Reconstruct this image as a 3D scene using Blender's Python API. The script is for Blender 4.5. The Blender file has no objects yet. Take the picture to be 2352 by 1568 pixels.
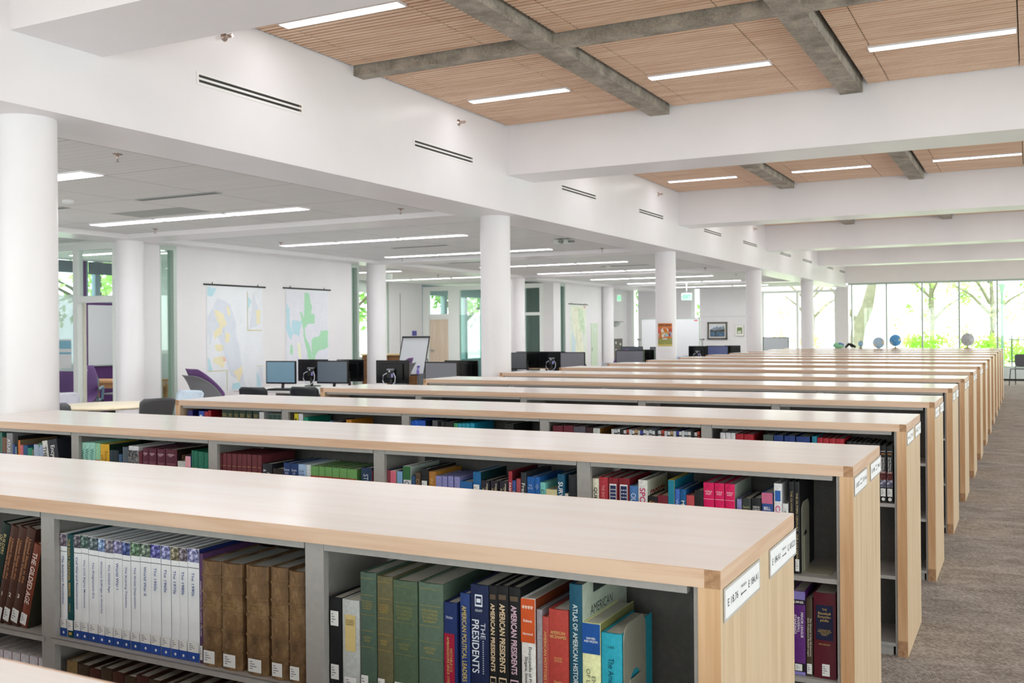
import bpy, bmesh, math, random
from mathutils import Vector, Matrix
random.seed(11)
C = bpy.context.scene.collection
PI = math.pi
# ------------------------------------------------------------------ materials
_mats = {}
def lin(h):
    h = h.lstrip('#')
    if len(h) == 3: h = ''.join(c * 2 for c in h)
    out = []
    for i in (0, 2, 4):
        v = int(h[i:i+2], 16) / 255
        out.append(v / 12.92 if v <= .04045 else ((v + .055) / 1.055) ** 2.4)
    return (*out, 1)
def newmat(name):
    m = bpy.data.materials.new(name); m.use_nodes = True
    nt = m.node_tree
    return m, nt, nt.nodes, nt.links, nt.nodes['Principled BSDF']
def ramp(N, stops):
    r = N.new('ShaderNodeValToRGB')
    e = r.color_ramp.elements
    while len(e) < len(stops): e.new(.5)
    for k, (p, c) in enumerate(stops):
        e[k].position = p; e[k].color = lin(c) if isinstance(c, str) else c
    return r
def coords(N, L, scale=(1, 1, 1), kind='Object', rot=(0, 0, 0)):
    t = N.new('ShaderNodeTexCoord'); mp = N.new('ShaderNodeMapping')
    mp.inputs['Scale'].default_value = scale; mp.inputs['Rotation'].default_value = rot
    L.new(t.outputs[kind], mp.inputs['Vector'])
    return mp.outputs['Vector']
def M(hexc, rough=.5, metal=0., var=.06, scale=40., coat=0., spec=.5, em=0.):
    """a lightly mottled paint, cloth or plastic"""
    key = (hexc, rough, metal, var, scale, coat, spec, em)
    if key in _mats: return _mats[key]
    m, nt, N, L, b = newmat('paint_' + hexc.strip('#'))
    b.inputs['Roughness'].default_value = rough; b.inputs['Metallic'].default_value = metal
    b.inputs['Coat Weight'].default_value = coat; b.inputs['Specular IOR Level'].default_value = spec
    c = lin(hexc)
    if var:
        n = N.new('ShaderNodeTexNoise'); n.inputs['Scale'].default_value = scale; n.inputs['Detail'].default_value = 3
        L.new(coords(N, L), n.inputs['Vector'])
        lo = tuple(max(0, x * (1 - var * 2)) for x in c[:3]) + (1,); hi = tuple(min(1, x * (1 + var)) for x in c[:3]) + (1,)
        r = ramp(N, [(.3, lo), (.7, hi)])
        L.new(n.outputs['Fac'], r.inputs['Fac']); L.new(r.outputs['Color'], b.inputs['Base Color'])
    else:
        b.inputs['Base Color'].default_value = c
    if em:
        b.inputs['Emission Color'].default_value = c; b.inputs['Emission Strength'].default_value = em
    _mats[key] = m
    return m
def wood(name, light, dark, axis, rough=.4, coat=0., fine=1., amount=1., spec=.5, crough=.12, cior=1.5):
    """straight grained maple or fir; axis = the direction of the grain"""
    if name in _mats: return _mats[name]
    m, nt, N, L, b = newmat(name)
    s = [14 * fine] * 3; s[axis] = .9 * fine
    v = coords(N, L, tuple(s))
    n = N.new('ShaderNodeTexNoise'); n.inputs['Scale'].default_value = 1.6; n.inputs['Detail'].default_value = 8; n.inputs['Distortion'].default_value = .7
    L.new(v, n.inputs['Vector'])
    s2 = [90 * fine] * 3; s2[axis] = 3 * fine
    n2 = N.new('ShaderNodeTexNoise'); n2.inputs['Scale'].default_value = 1.5; n2.inputs['Detail'].default_value = 3
    L.new(coords(N, L, tuple(s2)), n2.inputs['Vector'])
    mx = N.new('ShaderNodeMath'); mx.operation = 'MULTIPLY_ADD'; mx.inputs[1].default_value = .35
    L.new(n2.outputs['Fac'], mx.inputs[0]); L.new(n.outputs['Fac'], mx.inputs[2])
    r = ramp(N, [(.45, dark), (.45 + .35 / amount, light)])
    L.new(mx.outputs[0], r.inputs['Fac']); L.new(r.outputs['Color'], b.inputs['Base Color'])
    b.inputs['Roughness'].default_value = rough
    b.inputs['Coat Weight'].default_value = coat; b.inputs['Coat Roughness'].default_value = crough; b.inputs['Coat IOR'].default_value = cior
    b.inputs['Specular IOR Level'].default_value = spec
    _mats[name] = m
    return m
def emit(name, color, strength):
    if name in _mats: return _mats[name]
    m, nt, N, L, b = newmat(name)
    e = N.new('ShaderNodeEmission'); e.inputs['Color'].default_value = color; e.inputs['Strength'].default_value = strength
    L.new(e.outputs[0], N['Material Output'].inputs['Surface'])
    _mats[name] = m
    return m
def glass(name='clear_glass', tint=(.93, .97, .95), refl=.07, frost=0.):
    if name in _mats: return _mats[name]
    m, nt, N, L, b = newmat(name)
    t = N.new('ShaderNodeBsdfTransparent'); t.inputs['Color'].default_value = (*tint, 1)
    g = N.new('ShaderNodeBsdfGlossy'); g.inputs['Roughness'].default_value = .02
    mx = N.new('ShaderNodeMixShader')
    lw = N.new('ShaderNodeLayerWeight'); lw.inputs['Blend'].default_value = .12
    ml = N.new('ShaderNodeMath'); ml.operation = 'MULTIPLY_ADD'; ml.inputs[1].default_value = .5; ml.inputs[2].default_value = refl
    L.new(lw.outputs['Fresnel'], ml.inputs[0]); L.new(ml.outputs[0], mx.inputs['Fac'])
    L.new(t.outputs[0], mx.inputs[1]); L.new(g.outputs[0], mx.inputs[2])
    out = mx.outputs[0]
    if frost:
        d = N.new('ShaderNodeBsdfTranslucent'); d.inputs['Color'].default_value = (.86, .93, .92, 1)
        d2 = N.new('ShaderNodeBsdfDiffuse'); d2.inputs['Color'].default_value = (.8, .86, .85, 1)
        a = N.new('ShaderNodeMixShader'); a.inputs['Fac'].default_value = .4
        L.new(d.outputs[0], a.inputs[1]); L.new(d2.outputs[0], a.inputs[2])
        f = N.new('ShaderNodeMixShader'); f.inputs['Fac'].default_value = frost
        L.new(out, f.inputs[1]); L.new(a.outputs[0], f.inputs[2]); out = f.outputs[0]
    L.new(out, N['Material Output'].inputs['Surface'])
    _mats[name] = m
    return m
# ------------------------------------------------------------------ geometry
class MB:
    """collects boxes, prisms, tubes and lathes; build() links them as ONE mesh object"""
    def __init__(s): s.v = []; s.f = []; s.m = []; s.sm = []
    def add(s, vs, fs, mi=0, smooth=False):
        o = len(s.v); s.v += [tuple(v) for v in vs]
        for f in fs: s.f.append([o + i for i in f]); s.m.append(mi); s.sm.append(smooth)
    def box(s, x0, x1, y0, y1, z0, z1, mi=0, faces=None):
        vs = [(x, y, z) for z in (z0, z1) for y in (y0, y1) for x in (x0, x1)]
        F = {'b': (0, 2, 3, 1), 't': (4, 5, 7, 6), 'f': (0, 1, 5, 4), 'k': (2, 6, 7, 3), 'l': (0, 4, 6, 2), 'r': (1, 3, 7, 5)}
        if isinstance(mi, dict):
            for k, f in F.items(): s.add(vs, [f], mi.get(k, mi.get('*', 0)))
        else:
            s.add(vs, [F[k] for k in (faces or F)], mi)
    def prism(s, pts, z0, z1, mi=0, mside=None, smooth=False):
        n = len(pts)
        vs = [(x, y, z0) for x, y in pts] + [(x, y, z1) for x, y in pts]
        s.add(vs, [list(range(n))[::-1], list(range(n, 2 * n))], mi)
        for i in range(n):
            j = (i + 1) % n
            s.add([vs[i], vs[j], vs[j + n], vs[i + n]], [(0, 1, 2, 3)], mside[i] if mside else mi, smooth)
    def lathe(s, prof, n=24, c=(0, 0, 0), mi=0, smooth=True, axis='z', a0=0., a1=2 * PI):
        full = abs(a1 - a0 - 2 * PI) < 1e-6
        k = n if full else n + 1
        vs = []
        for r, z in prof:
            for i in range(k):
                a = a0 + (a1 - a0) * i / n
                p = (r * math.cos(a), r * math.sin(a), z)
                if axis == 'y': p = (p[0], p[2], p[1])
                if axis == 'x': p = (p[2], p[0], p[1])
                vs.append((c[0] + p[0], c[1] + p[1], c[2] + p[2]))
        fs = []
        for j in range(len(prof) - 1):
            for i in range(n):
                i2 = (i + 1) % k
                fs.append((j * k + i, j * k + i2, (j + 1) * k + i2, (j + 1) * k + i))
        s.add(vs, fs, mi, smooth)
        if full:
            if prof[0][0] > 1e-6: s.add(vs[:k], [list(range(k))[::-1]], mi)
            if prof[-1][0] > 1e-6: s.add(vs[-k:], [list(range(k))], mi)
    def cyl(s, x, y, z0, z1, r, n=20, mi=0, r2=None, smooth=True):
        s.lathe([(r, z0), (r if r2 is None else r2, z1)], n, (x, y, 0), mi, smooth)
    def tube(s, pts, r, n=8, mi=0):
        pts = [Vector(p) for p in pts]
        rings = []
        for i, p in enumerate(pts):
            t = (pts[min(i + 1, len(pts) - 1)] - pts[max(i - 1, 0)]).normalized()
            u = t.cross(Vector((0, 0, 1)))
            if u.length < 1e-3: u = t.cross(Vector((1, 0, 0)))
            u.normalize(); w = t.cross(u)
            rr = r[i] if isinstance(r, (list, tuple)) else r
            rings.append([p + (u * math.cos(2 * PI * k / n) + w * math.sin(2 * PI * k / n)) * rr for k in range(n)])
        vs = [q for ring in rings for q in ring]; fs = []
        for i in range(len(pts) - 1):
            for k in range(n):
                k2 = (k + 1) % n
                fs.append((i * n + k, i * n + k2, (i + 1) * n + k2, (i + 1) * n + k))
        s.add(vs, fs, mi, True)
        s.add(rings[0], [list(range(n))[::-1]], mi); s.add(rings[-1], [list(range(n))], mi)
    def ball(s, c, r, n=20, mi=0, sz=1.):
        k = max(8, n // 2)
        s.lathe([(max(1e-4, r * math.sin(PI * i / k)), -r * sz * math.cos(PI * i / k)) for i in range(k + 1)], n, c, mi)
    def mesh(s, name, mats):
        me = bpy.data.meshes.new(name); me.from_pydata(s.v, [], s.f)
        me.polygons.foreach_set('material_index', s.m); me.polygons.foreach_set('use_smooth', s.sm)
        for m in (mats if isinstance(mats, (list, tuple)) else [mats]): me.materials.append(m)
        me.update()
        return me
    def build(s, name, mats, parent=None, fix=False, bevel=0.):
        me = s.mesh(name, mats)
        if fix or bevel:
            b = bmesh.new(); b.from_mesh(me); bmesh.ops.remove_doubles(b, verts=b.verts, dist=1e-5)
            bmesh.ops.recalc_face_normals(b, faces=b.faces); b.to_mesh(me); b.free()
        o = bpy.data.objects.new(name, me); C.objects.link(o); o.parent = parent
        if bevel:
            bv = o.modifiers.new('bevel', 'BEVEL'); bv.width = bevel; bv.segments = 2; bv.limit_method = 'ANGLE'; bv.angle_limit = .6
        return o
def tag(o, label, cat, group=None, kind=None):
    o['label'] = label; o['category'] = cat
    if group: o['group'] = group
    if kind: o['kind'] = kind
    return o
def thing(name, label, cat, loc=(0, 0, 0), rz=0., group=None):
    o = bpy.data.objects.new(name, None); C.objects.link(o); o.location = loc; o.rotation_euler = (0, 0, rz)
    o.empty_display_size = .1
    return tag(o, label, cat, group)
def struct(o, label=None):
    o['kind'] = 'structure'
    if label: o['label'] = label
    return o
def dup(o, parent=None, loc=None, rz=None, label=None, group=None):
    c = o.copy(); C.objects.link(c); c.parent = parent
    if loc is not None: c.location = loc
    if rz is not None: c.rotation_euler = (0, 0, rz)
    if label: c['label'] = label
    if group: c['group'] = group
    for ch in list(o.children): dup(ch, c)
    return c
ORD = 'first second third fourth fifth sixth seventh eighth ninth tenth eleventh twelfth thirteenth fourteenth fifteenth sixteenth seventeenth eighteenth nineteenth twentieth'.split()
ORD += ['twenty-' + o for o in ORD[:9]] + ['thirtieth'] + ['thirty-' + o for o in ORD[:9]]
_txt = {}
def text_mesh(s, bold=0.):
    if (s, bold) in _txt: return _txt[(s, bold)]
    cu = bpy.data.curves.new('lettering', 'FONT'); cu.body = s; cu.align_x = 'CENTER'; cu.align_y = 'CENTER'; cu.offset = bold; cu.resolution_u = 3; cu.space_line = .95
    o = bpy.data.objects.new('lettering', cu); C.objects.link(o)
    dg = bpy.context.evaluated_depsgraph_get(); dg.update()
    me = bpy.data.meshes.new_from_object(o.evaluated_get(dg))
    bpy.data.objects.remove(o)
    co = [v.co.copy() for v in me.vertices]; fs = [list(p.vertices) for p in me.polygons]
    bpy.data.meshes.remove(me)
    xs = [c.x for c in co]; ys = [c.y for c in co]
    cx, cy = (min(xs) + max(xs)) / 2, (min(ys) + max(ys)) / 2
    _txt[(s, bold)] = ([(c.x - cx, c.y - cy) for c in co], fs, max(xs) - min(xs), max(ys) - min(ys))
    return _txt[(s, bold)]
def text_into(mb, s, origin, xdir, ydir, length, height, mi=0, bold=0., anchor='c'):
    """flat lettering inside a length x height field; xdir runs along the line of writing"""
    co, fs, w, h = text_mesh(s.replace('|', '\n'), bold)
    sx = length / w; sy = height / h
    k = min(sx, sy)
    sx = min(sx, k * 1.25); sy = min(sy, k * 1.35)
    o, xd, yd = Vector(origin), Vector(xdir), Vector(ydir)
    if anchor == 'l': o = o + xd * (w * sx / 2)
    mb.add([o + xd * (x * sx) + yd * (y * sy) for x, y in co], fs, mi)
    return w * sx
DOWN = ((0, 0, -1), (1, 0, 0)); ACROSS = ((1, 0, 0), (0, 0, 1))

# ------------------------------------------------------------------ palette
WALLW = M('#e8e6e8', .55, var=.012, scale=2.)
GLOSSW = M('#eeebee', .32, var=.012, scale=2.)
CEILW = M('#c9c9c6', .7, var=.02, scale=3.)
FRAMEW = M('#f3f7f4', .4, var=.02)
MAPLE_TOP = wood('maple_worktop', '#fdf8f5', '#f8eee7', 0, .55, 1., .8, .8, .12, .17, 1.2)
MAPLE_EDGE = wood('maple_edge_band', '#dfc0a6', '#c99e7e', 0, .45, .2, .9)
MAPLE_V = wood('maple_upright', '#ddb790', '#c19063', 2, .45, .15, .8)
MAPLE_PANEL = wood('maple_panel', '#d9c0a0', '#c6aa86', 2, .45, .1, 1.)
MAPLE_EDGE_Y = wood('maple_end_band', '#dfc0a6', '#c99e7e', 1, .45, .2, .9)
END_GRAIN = wood('maple_end_grain', '#b98f6b', '#8d6443', 1, .5, 0., 2.)
STEEL = M('#a6a29e', .42, var=.03, scale=60.)
STEEL_D = M('#7d7c7a', .5, var=.04, scale=60.)
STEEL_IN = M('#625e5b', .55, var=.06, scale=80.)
CHROME = M('#d0d2d2', .18, 1., 0)
BLACK = M('#141416', .35, var=.05)
DARK = M('#2b2c2f', .45, var=.05)
PAPER = M('#efeff1', .55, var=.02)
INK = M('#30333a', .6, var=0)
def slat_wood():
    m, nt, N, L, b = newmat('fir_slats')
    v = coords(N, L, (1.2, 17.4, 5), 'Object')
    n = N.new('ShaderNodeTexNoise'); n.inputs['Scale'].default_value = 1.; n.inputs['Detail'].default_value = 4
    L.new(v, n.inputs['Vector'])
    r = ramp(N, [(.3, '#d6b092'), (.7, '#f0d4ba')])
    L.new(n.outputs['Fac'], r.inputs['Fac']); L.new(r.outputs['Color'], b.inputs['Base Color'])
    b.inputs['Roughness'].default_value = .55
    return m
def concrete():
    m, nt, N, L, b = newmat('raw_concrete')
    n = N.new('ShaderNodeTexNoise'); n.inputs['Scale'].default_value = 5; n.inputs['Detail'].default_value = 10; n.inputs['Roughness'].default_value = .65
    L.new(coords(N, L), n.inputs['Vector'])
    n2 = N.new('ShaderNodeTexNoise'); n2.inputs['Scale'].default_value = 60; n2.inputs['Detail'].default_value = 4
    L.new(coords(N, L), n2.inputs['Vector'])
    a = N.new('ShaderNodeMath'); a.operation = 'MULTIPLY_ADD'; a.inputs[1].default_value = .4
    L.new(n2.outputs['Fac'], a.inputs[0]); L.new(n.outputs['Fac'], a.inputs[2])
    r = ramp(N, [(.45, '#6b655c'), (.85, '#b5ac9f')])
    L.new(a.outputs[0], r.inputs['Fac']); L.new(r.outputs['Color'], b.inputs['Base Color'])
    b.inputs['Roughness'].default_value = .85
    bp = N.new('ShaderNodeBump'); bp.inputs['Strength'].default_value = .25; L.new(a.outputs[0], bp.inputs['Height']); L.new(bp.outputs[0], b.inputs['Normal'])
    return m
def carpet():
    m, nt, N, L, b = newmat('woven_carpet')
    # woven flecks in slanted rows with darker streaks across the planks
    v = coords(N, L, (1, 1, 1), 'Object', (0, 0, .55))
    br = N.new('ShaderNodeTexBrick'); br.offset = .5; br.inputs['Scale'].default_value = 1.; br.inputs['Brick Width'].default_value = .016; br.inputs['Row Height'].default_value = .0075
    br.inputs['Mortar Size'].default_value = .0014; br.inputs['Mortar Smooth'].default_value = .4; br.inputs['Color1'].default_value = (.35, .35, .35, 1); br.inputs['Color2'].default_value = (1, 1, 1, 1); br.inputs['Mortar'].default_value = (.12, .12, .12, 1)
    L.new(v, br.inputs['Vector'])
    n = N.new('ShaderNodeTexNoise'); n.inputs['Scale'].default_value = 2.4; n.inputs['Detail'].default_value = 7; n.inputs['Roughness'].default_value = .62; n.inputs['Distortion'].default_value = .8
    L.new(coords(N, L, (1.4, 2.6, 1), 'Object', (0, 0, -.5)), n.inputs['Vector'])
    a2 = N.new('ShaderNodeMath'); a2.operation = 'MULTIPLY_ADD'; a2.inputs[1].default_value = .5
    nm = N.new('ShaderNodeMath'); nm.operation = 'MULTIPLY_ADD'; nm.inputs[1].default_value = .6; nm.inputs[2].default_value = .15
    L.new(n.outputs['Fac'], nm.inputs[0]); L.new(br.outputs['Color'], a2.inputs[0]); L.new(nm.outputs[0], a2.inputs[2])
    r = ramp(N, [(.42, '#6b625c'), (.72, '#998f88'), (1., '#cbc3bc')])
    L.new(a2.outputs[0], r.inputs['Fac']); L.new(r.outputs['Color'], b.inputs['Base Color'])
    b.inputs['Roughness'].default_value = .95; b.inputs['Specular IOR Level'].default_value = .15
    bp = N.new('ShaderNodeBump'); bp.inputs['Strength'].default_value = .4; bp.inputs['Distance'].default_value = .01
    L.new(a2.outputs[0], bp.inputs['Height']); L.new(bp.outputs[0], b.inputs['Normal'])
    return m
def tiles():
    """acoustic planks: faint reveals every 10 cm, joints every 1.2 m"""
    m, nt, N, L, b = newmat('acoustic_planks')
    br = N.new('ShaderNodeTexBrick'); br.offset = 0; br.inputs['Scale'].default_value = 1; br.inputs['Brick Width'].default_value = 1.08; br.inputs['Row Height'].default_value = .1
    br.inputs['Mortar Size'].default_value = .0035; br.inputs['Mortar Smooth'].default_value = .6
    br.inputs['Color1'].default_value = lin('#e1e3e3'); br.inputs['Color2'].default_value = lin('#e5e6e7'); br.inputs['Mortar'].default_value = lin('#c2c4c1')
    mp = coords(N, L); mp.node.inputs['Location'].default_value = (10.3, .03, 0)
    L.new(mp, br.inputs['Vector'])
    b2 = N.new('ShaderNodeTexBrick'); b2.offset = 0; b2.inputs['Scale'].default_value = 1; b2.inputs['Brick Width'].default_value = 1.08; b2.inputs['Row Height'].default_value = 1.2
    b2.inputs['Mortar Size'].default_value = .006; b2.inputs['Color1'].default_value = (1, 1, 1, 1); b2.inputs['Color2'].default_value = (1, 1, 1, 1); b2.inputs['Mortar'].default_value = (.62, .62, .62, 1)
    L.new(mp, b2.inputs['Vector'])
    mx = N.new('ShaderNodeMix'); mx.data_type = 'RGBA'; mx.blend_type = 'MULTIPLY'; mx.inputs['Factor'].default_value = 1
    L.new(br.outputs['Color'], mx.inputs[6]); L.new(b2.outputs['Color'], mx.inputs[7]); L.new(mx.outputs[2], b.inputs['Base Color'])
    b.inputs['Roughness'].default_value = .8
    return m
SLAT = slat_wood(); CONC = concrete(); CARPET = carpet(); TILE = tiles()
VOID = M('#2a201a', .9, var=.1, scale=3.)
# ------------------------------------------------------------------ the room
XB, XF, XR, XE, YB, YW = -5.045, -5.665, 6.5, -15.5, -4., 32.3
ZB, ZX, ZC, ZT = 2.83, 3.235, 3.77, 2.9
BAYS = [-2.33 + 5.967 * k for k in range(6)]        # near faces of the cross beams
m = MB(); m.box(XE - .3, XR, YB, YW + .3, -.1, 0); struct(m.build('floor', CARPET), 'grey brown woven carpet of the library floor')
m = MB(); m.box(XE - .3, XR + .2, YB - .2, YW + .3, 3.95, 4.15); struct(m.build('ceiling', M('#4a4038', .9)))
m = MB(); m.box(XF, XB, YB, YW, ZB, 3.95); struct(m.build('beam', GLOSSW), 'deep white beam with paired slot vents running into the distance')
for k, y in enumerate(BAYS):
    m = MB(); m.box(XB, XR, y, y + .63, ZX, 3.95); struct(m.build('beam', GLOSSW), 'white cross beam above the bookcases')
m = MB(); m.box(XB, XR, YW - .25, YW + .1, 2.95, 3.95); struct(m.build('wall_far_header', GLOSSW))
# wood slat ceiling panels with concrete ribs between them
PX = [(-5.03, -3.45, (-4.8, -3.765)), (-3.15, -1.58, (-2.96, -1.91)), (-1.30, .27, (-1.11, -.06)), (.54, 2.11, (.73, 1.79)), (2.38, 3.95, (2.58, 3.63)), (4.22, 6.45, (4.42, 5.48))]
for k in range(6):
    y0 = BAYS[k] + .64; y1 = (BAYS[k + 1] if k < 5 else YW - .25) - .01
    ym = (y0 + y1) / 2 - .105
    segs = [(y0, ym - .02), (ym + .16, y1)] if k < 5 else [(y0, y1)]
    if k >= 3: segs = [(y0, y1)]
    for (ya, yb) in segs:
        for (xa, xb, seams) in PX:
            if k == 0 and xa > 0: continue
            m = MB()
            cuts = [xa, *seams, xb]
            n = max(1, int((yb - ya) / .0575)); p = (yb - ya) / n
            for i in range(n):
                for c in range(3):
                    yy = ya + i * p
                    m.box(cuts[c] + .004, cuts[c + 1] - .004, yy, yy + p * .62, ZC, ZC + .035, 0, 'bfkr')
            m.box(xa, xb, ya, yb, ZC + .036, ZC + .05, 1, 'b')
            struct(m.build('ceiling', [SLAT, VOID]), 'panel of slim fir slats in the wood ceiling')
    m = MB()
    for xc in (-3.295, -1.443, .405, 2.245, 4.085): m.box(xc - .1, xc + .1, y0 - .01, y1 + .01, 3.70, 3.94)
    if k < 3: m.box(XB, XR, ym, ym + .14, 3.695, 3.94)
    struct(m.build('ceiling', CONC), 'raw concrete ribs crossing the wood ceiling')
# lower ceiling of the left hall
m = MB(); m.box(XE, XF, YB, YW, ZT, ZT + .08); struct(m.build('ceiling', TILE), 'grey plank ceiling of the left hall')
COLY = [3.97, 9.9, 15.84, 21.8, 27.7]
m = MB()
for y in COLY: m.box(-11.2, XF, y - .3, y + .3, 2.84, ZT + .01)
m.box(-11.5, -10.9, YB, YW, 2.838, ZT + .01); m.box(XF - .001, XF, YB, YW, 2.84, ZT)
struct(m.build('ceiling', GLOSSW), 'smooth white soffit bands between the columns')
COLN = ['thick white round column cut by the left edge of the picture', 'white round column standing beyond the left ends of the bookcases, in mid picture', 'white round column with the orange poster', 'white round column right of the framed mountain painting', 'white round column between the bright windows, nearest the far glass']
def column(x, y, r, label):
    m = MB(); m.cyl(x, y, 0, 2.84, r, 40); m.cyl(x, y, 0, .1, r + .008, 40)
    tag(m.build('column', GLOSSW), label, 'column', 'white round columns', 'thing')
for y, l in zip(COLY, COLN): column(-5.36, y, .17, l)
for y, l in zip(COLY[1:], ['white round column at the study room with the purple wall', 'white round column right of the two wall maps', 'white round column behind the computers, left of the grey glazed room', 'white round column right of the pale green wall map']): column(-11.2, y, .19, l)
# walls
def wall(name, x0, x1, y0, y1, z0=0., z1=ZT, mat=None, label=None):
    m = MB(); m.box(x0, x1, y0, y1, z0, z1); return struct(m.build(name, mat or WALLW), label)
wall('wall_near', XE, XR, YB - .2, YB, 3.0, 3.95)
wall('wall_near_sill', XE, XR, YB - .2, YB, 0, .35)
wall('wall_maps', -11.42, -11.3, 10.86, 15.18, label='white wall with two hanging maps')
wall('wall_maps_pier', -11.42, -11.3, 10.11, 10.54)
wall('wall_left_pier', -11.42, -11.3, YB, 8.2)
wall('wall_study_back', XE, -11.42, 13.95, 14.07)
wall('wall_green_map', -11.42, -11.3, 24.9, 27.49, label='white wall with the pale green map')
wall('wall_green_map_pier', -11.6, -11.3, 24.12, 24.56)
wall('wall_far_corner', -12.45, -12.33, 28, YW)
wall('wall_far_corner_return', -12.45, -11.3, 27.9, 28.0)
for (a, b) in ((-12.33, -12.17), (-11.9, -10.05), (-9.73, -7.69)): wall('wall_far', a, b, YW, YW + .2, 0, ZT, label='white far wall of the left hall')
wall('wall_far', -5.36, -5.0, YW - .05, YW + .2, 0, ZT)
wall('wall_recess_panel', XE - .12, XE, 22.5, 24.2, label='white panelled wall of the recess')
m = MB(); m.box(XE, XE + .004, 23.04, 23.055, 0, 2.62); struct(m.build('trim_1', DARK))
# accent wall of the study room: purple, window above
PURPLE = M('#67407a', .8, var=.1, scale=120.)
m = MB(); m.box(XE - .12, XE, 12.6, 13.95, 0, 2.14, 0); m.box(XE - .12, XE, 12.6, 12.7, 2.14, ZT, 0); m.box(XE - .12, XE, YB, 12.6, 0, .93, 0)
struct(m.build('wall_left_accent', PURPLE), 'purple accent wall inside the study room')
wall('wall_left', XE - .12, XE, 14.07, 20.8, 0, ZT); wall('wall_left', XE - .12, XE, YB, 9.2, .95, ZT)
GL = glass(); GLT = glass('tinted_glass', (.72, .86, .84), .08); FROST = glass('frosted_glass', (.9, .95, .94), .05, .62)
GRN = glass('green_edge_glass', (.84, .95, .89), .09)
def pane(n, x0, x1, y0, y1, z0, z1, mat=None, label=None):
    m = MB(); m.box(x0, x1, y0, y1, z0, z1); return m.build('glass_pane', mat or GL, n)
def win(n, bars, panes, fm, label, pm=None):
    """a window: frame mesh and one child per pane; bars and panes are boxes"""
    m = MB()
    for i, (a, b, c_, d_, e, f) in enumerate(bars):
        q = .0007 * (i + 1)
        m.box(a - q, b + q, c_ - q, d_ + q, e - q, f + q)
    o = struct(m.build('window_%d' % n, fm), label)
    for p in panes: pane(o, *p[:6], p[6] if len(p) > 6 else pm)
    return o
BLUEGREY = M('#8fa9b4', .45, var=.05); ALU = M('#b9c4bd', .4, .3, .04); DARKF = M('#3a4248', .5, var=.05)
# far glass wall of the reading hall
mull = [-4.9 + 1.018 * k for k in range(12)]
bars = [(x - .022, x + .022, YW, YW + .1, .37, 2.95) for x in mull] + [(-5, XR, YW, YW + .1, 2.9, 2.95), (-5, XR, YW, YW + .12, .34, .4)]
win(1, bars, [(mull[k] + .022, (mull[k + 1] if k < 11 else XR) - .022, YW + .04, YW + .05, .4, 2.9) for k in range(12)], ALU, 'tall glass wall at the end of the bookcases with thin mullions')
wall('wall_far_sill', -5, XR, YW - .12, YW + .1, .05, .37, M('#dfe9ea', .5, var=.02)); wall('baseboard_far', -5, XR, YW - .1, YW + .1, 0, .05, BLACK)
bars = [(-7.69, -7.62, YW, YW + .1, .1, 2.78), (-6.6, -6.52, YW, YW + .1, .1, 2.78), (-5.42, -5.36, YW, YW + .1, .1, 2.78), (-7.69, -5.36, YW, YW + .1, 2.7, 2.78), (-7.69, -5.36, YW, YW + .1, 0, .1)]
win(2, bars, [(-7.62, -6.6, YW + .04, YW + .05, .1, 2.7), (-6.52, -5.42, YW + .04, YW + .05, .1, 2.7)], FRAMEW, 'bright window between the two farthest columns')
win(3, [(-12.17, -12.08, YW, YW + .2, 0, ZT), (-11.93, -11.9, YW, YW + .2, 0, ZT)], [(-12.08, -11.93, YW + .08, YW + .09, 0, ZT)], FRAMEW, 'narrow floor to ceiling window at the far corner')
win(4, [(-10.05, -9.92, YW, YW + .2, 0, ZT), (-9.76, -9.73, YW, YW + .2, 0, ZT)], [(-9.92, -9.76, YW + .08, YW + .09, 0, ZT)], FRAMEW, 'narrow floor to ceiling window behind the whiteboard stand')
# unseen glass walls behind and on the right, added to let daylight in
bars = [(x - .03, x + .03, YB - .1, YB, .35, 3.) for x in [XE + 1.22 * k for k in range(19)]]
win(15, bars, [(XE, XR, YB - .06, YB - .05, .35, 3.)], ALU, 'unseen glass wall added behind the viewer to let in daylight')
bars = [(XR, XR + .1, y - .03, y + .03, .4, 3.1) for y in [YB + 1.2 * k for k in range(31)]] + [(XR, XR + .1, YB, YW, 3.05, 3.1), (XR, XR + .1, YB, YW, .35, .4)]
win(5, bars, [(XR + .04, XR + .05, YB, YW, .4, 3.05)], ALU, 'unseen glass wall added along the aisle for soft daylight')
wall('wall_right_sill', XR, XR + .1, YB, YW, 0, .37); wall('wall_right_header', XR, XR + .1, YB, YW, 3.1, 3.95)
# study room front with glazed door surround
Y1 = 9.9
bars = [(-13.6, -11.4, Y1, Y1 + .1, 2.76, 2.85), (-12.37, -12.28, Y1, Y1 + .1, 0, 2.76), (-12.28, -11.4, Y1, Y1 + .1, 2.0, 2.09), (-11.55, -11.4, Y1, Y1 + .1, 0, 2.76), (-13.6, -13.5, Y1, Y1 + .1, 0, 2.76)]
win(6, bars, [(-13.5, -12.37, Y1 + .04, Y1 + .05, 2.12, 2.76), (-13.5, -12.37, Y1 + .04, Y1 + .05, 1.0, 2.12, FROST), (-13.5, -12.37, Y1 + .04, Y1 + .05, 0, 1.0), (-12.28, -11.55, Y1 + .04, Y1 + .05, 2.09, 2.76)], FRAMEW, 'white framed glass front of the study room on the left')
wall('wall_study_front', XE, -13.6, Y1, Y1 + .1)
# open door leaf of that room seen on edge, swung inwards
m = MB(); m.box(-.02, .02, 0, .86, .01, 2.0); d = struct(m.build('door_1', M('#dcd8c8', .5, var=.03)), 'cream door standing open into the study room'); d.location = (-12.25, Y1 + .1, 0); d.rotation_euler = (0, 0, .88)
m = MB(); m.box(.02, .026, .0, .03, .93, 1.08); m.box(-.03, .03, .78, .80, .98, 1.0); m.build('door_handle', CHROME, d)
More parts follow.
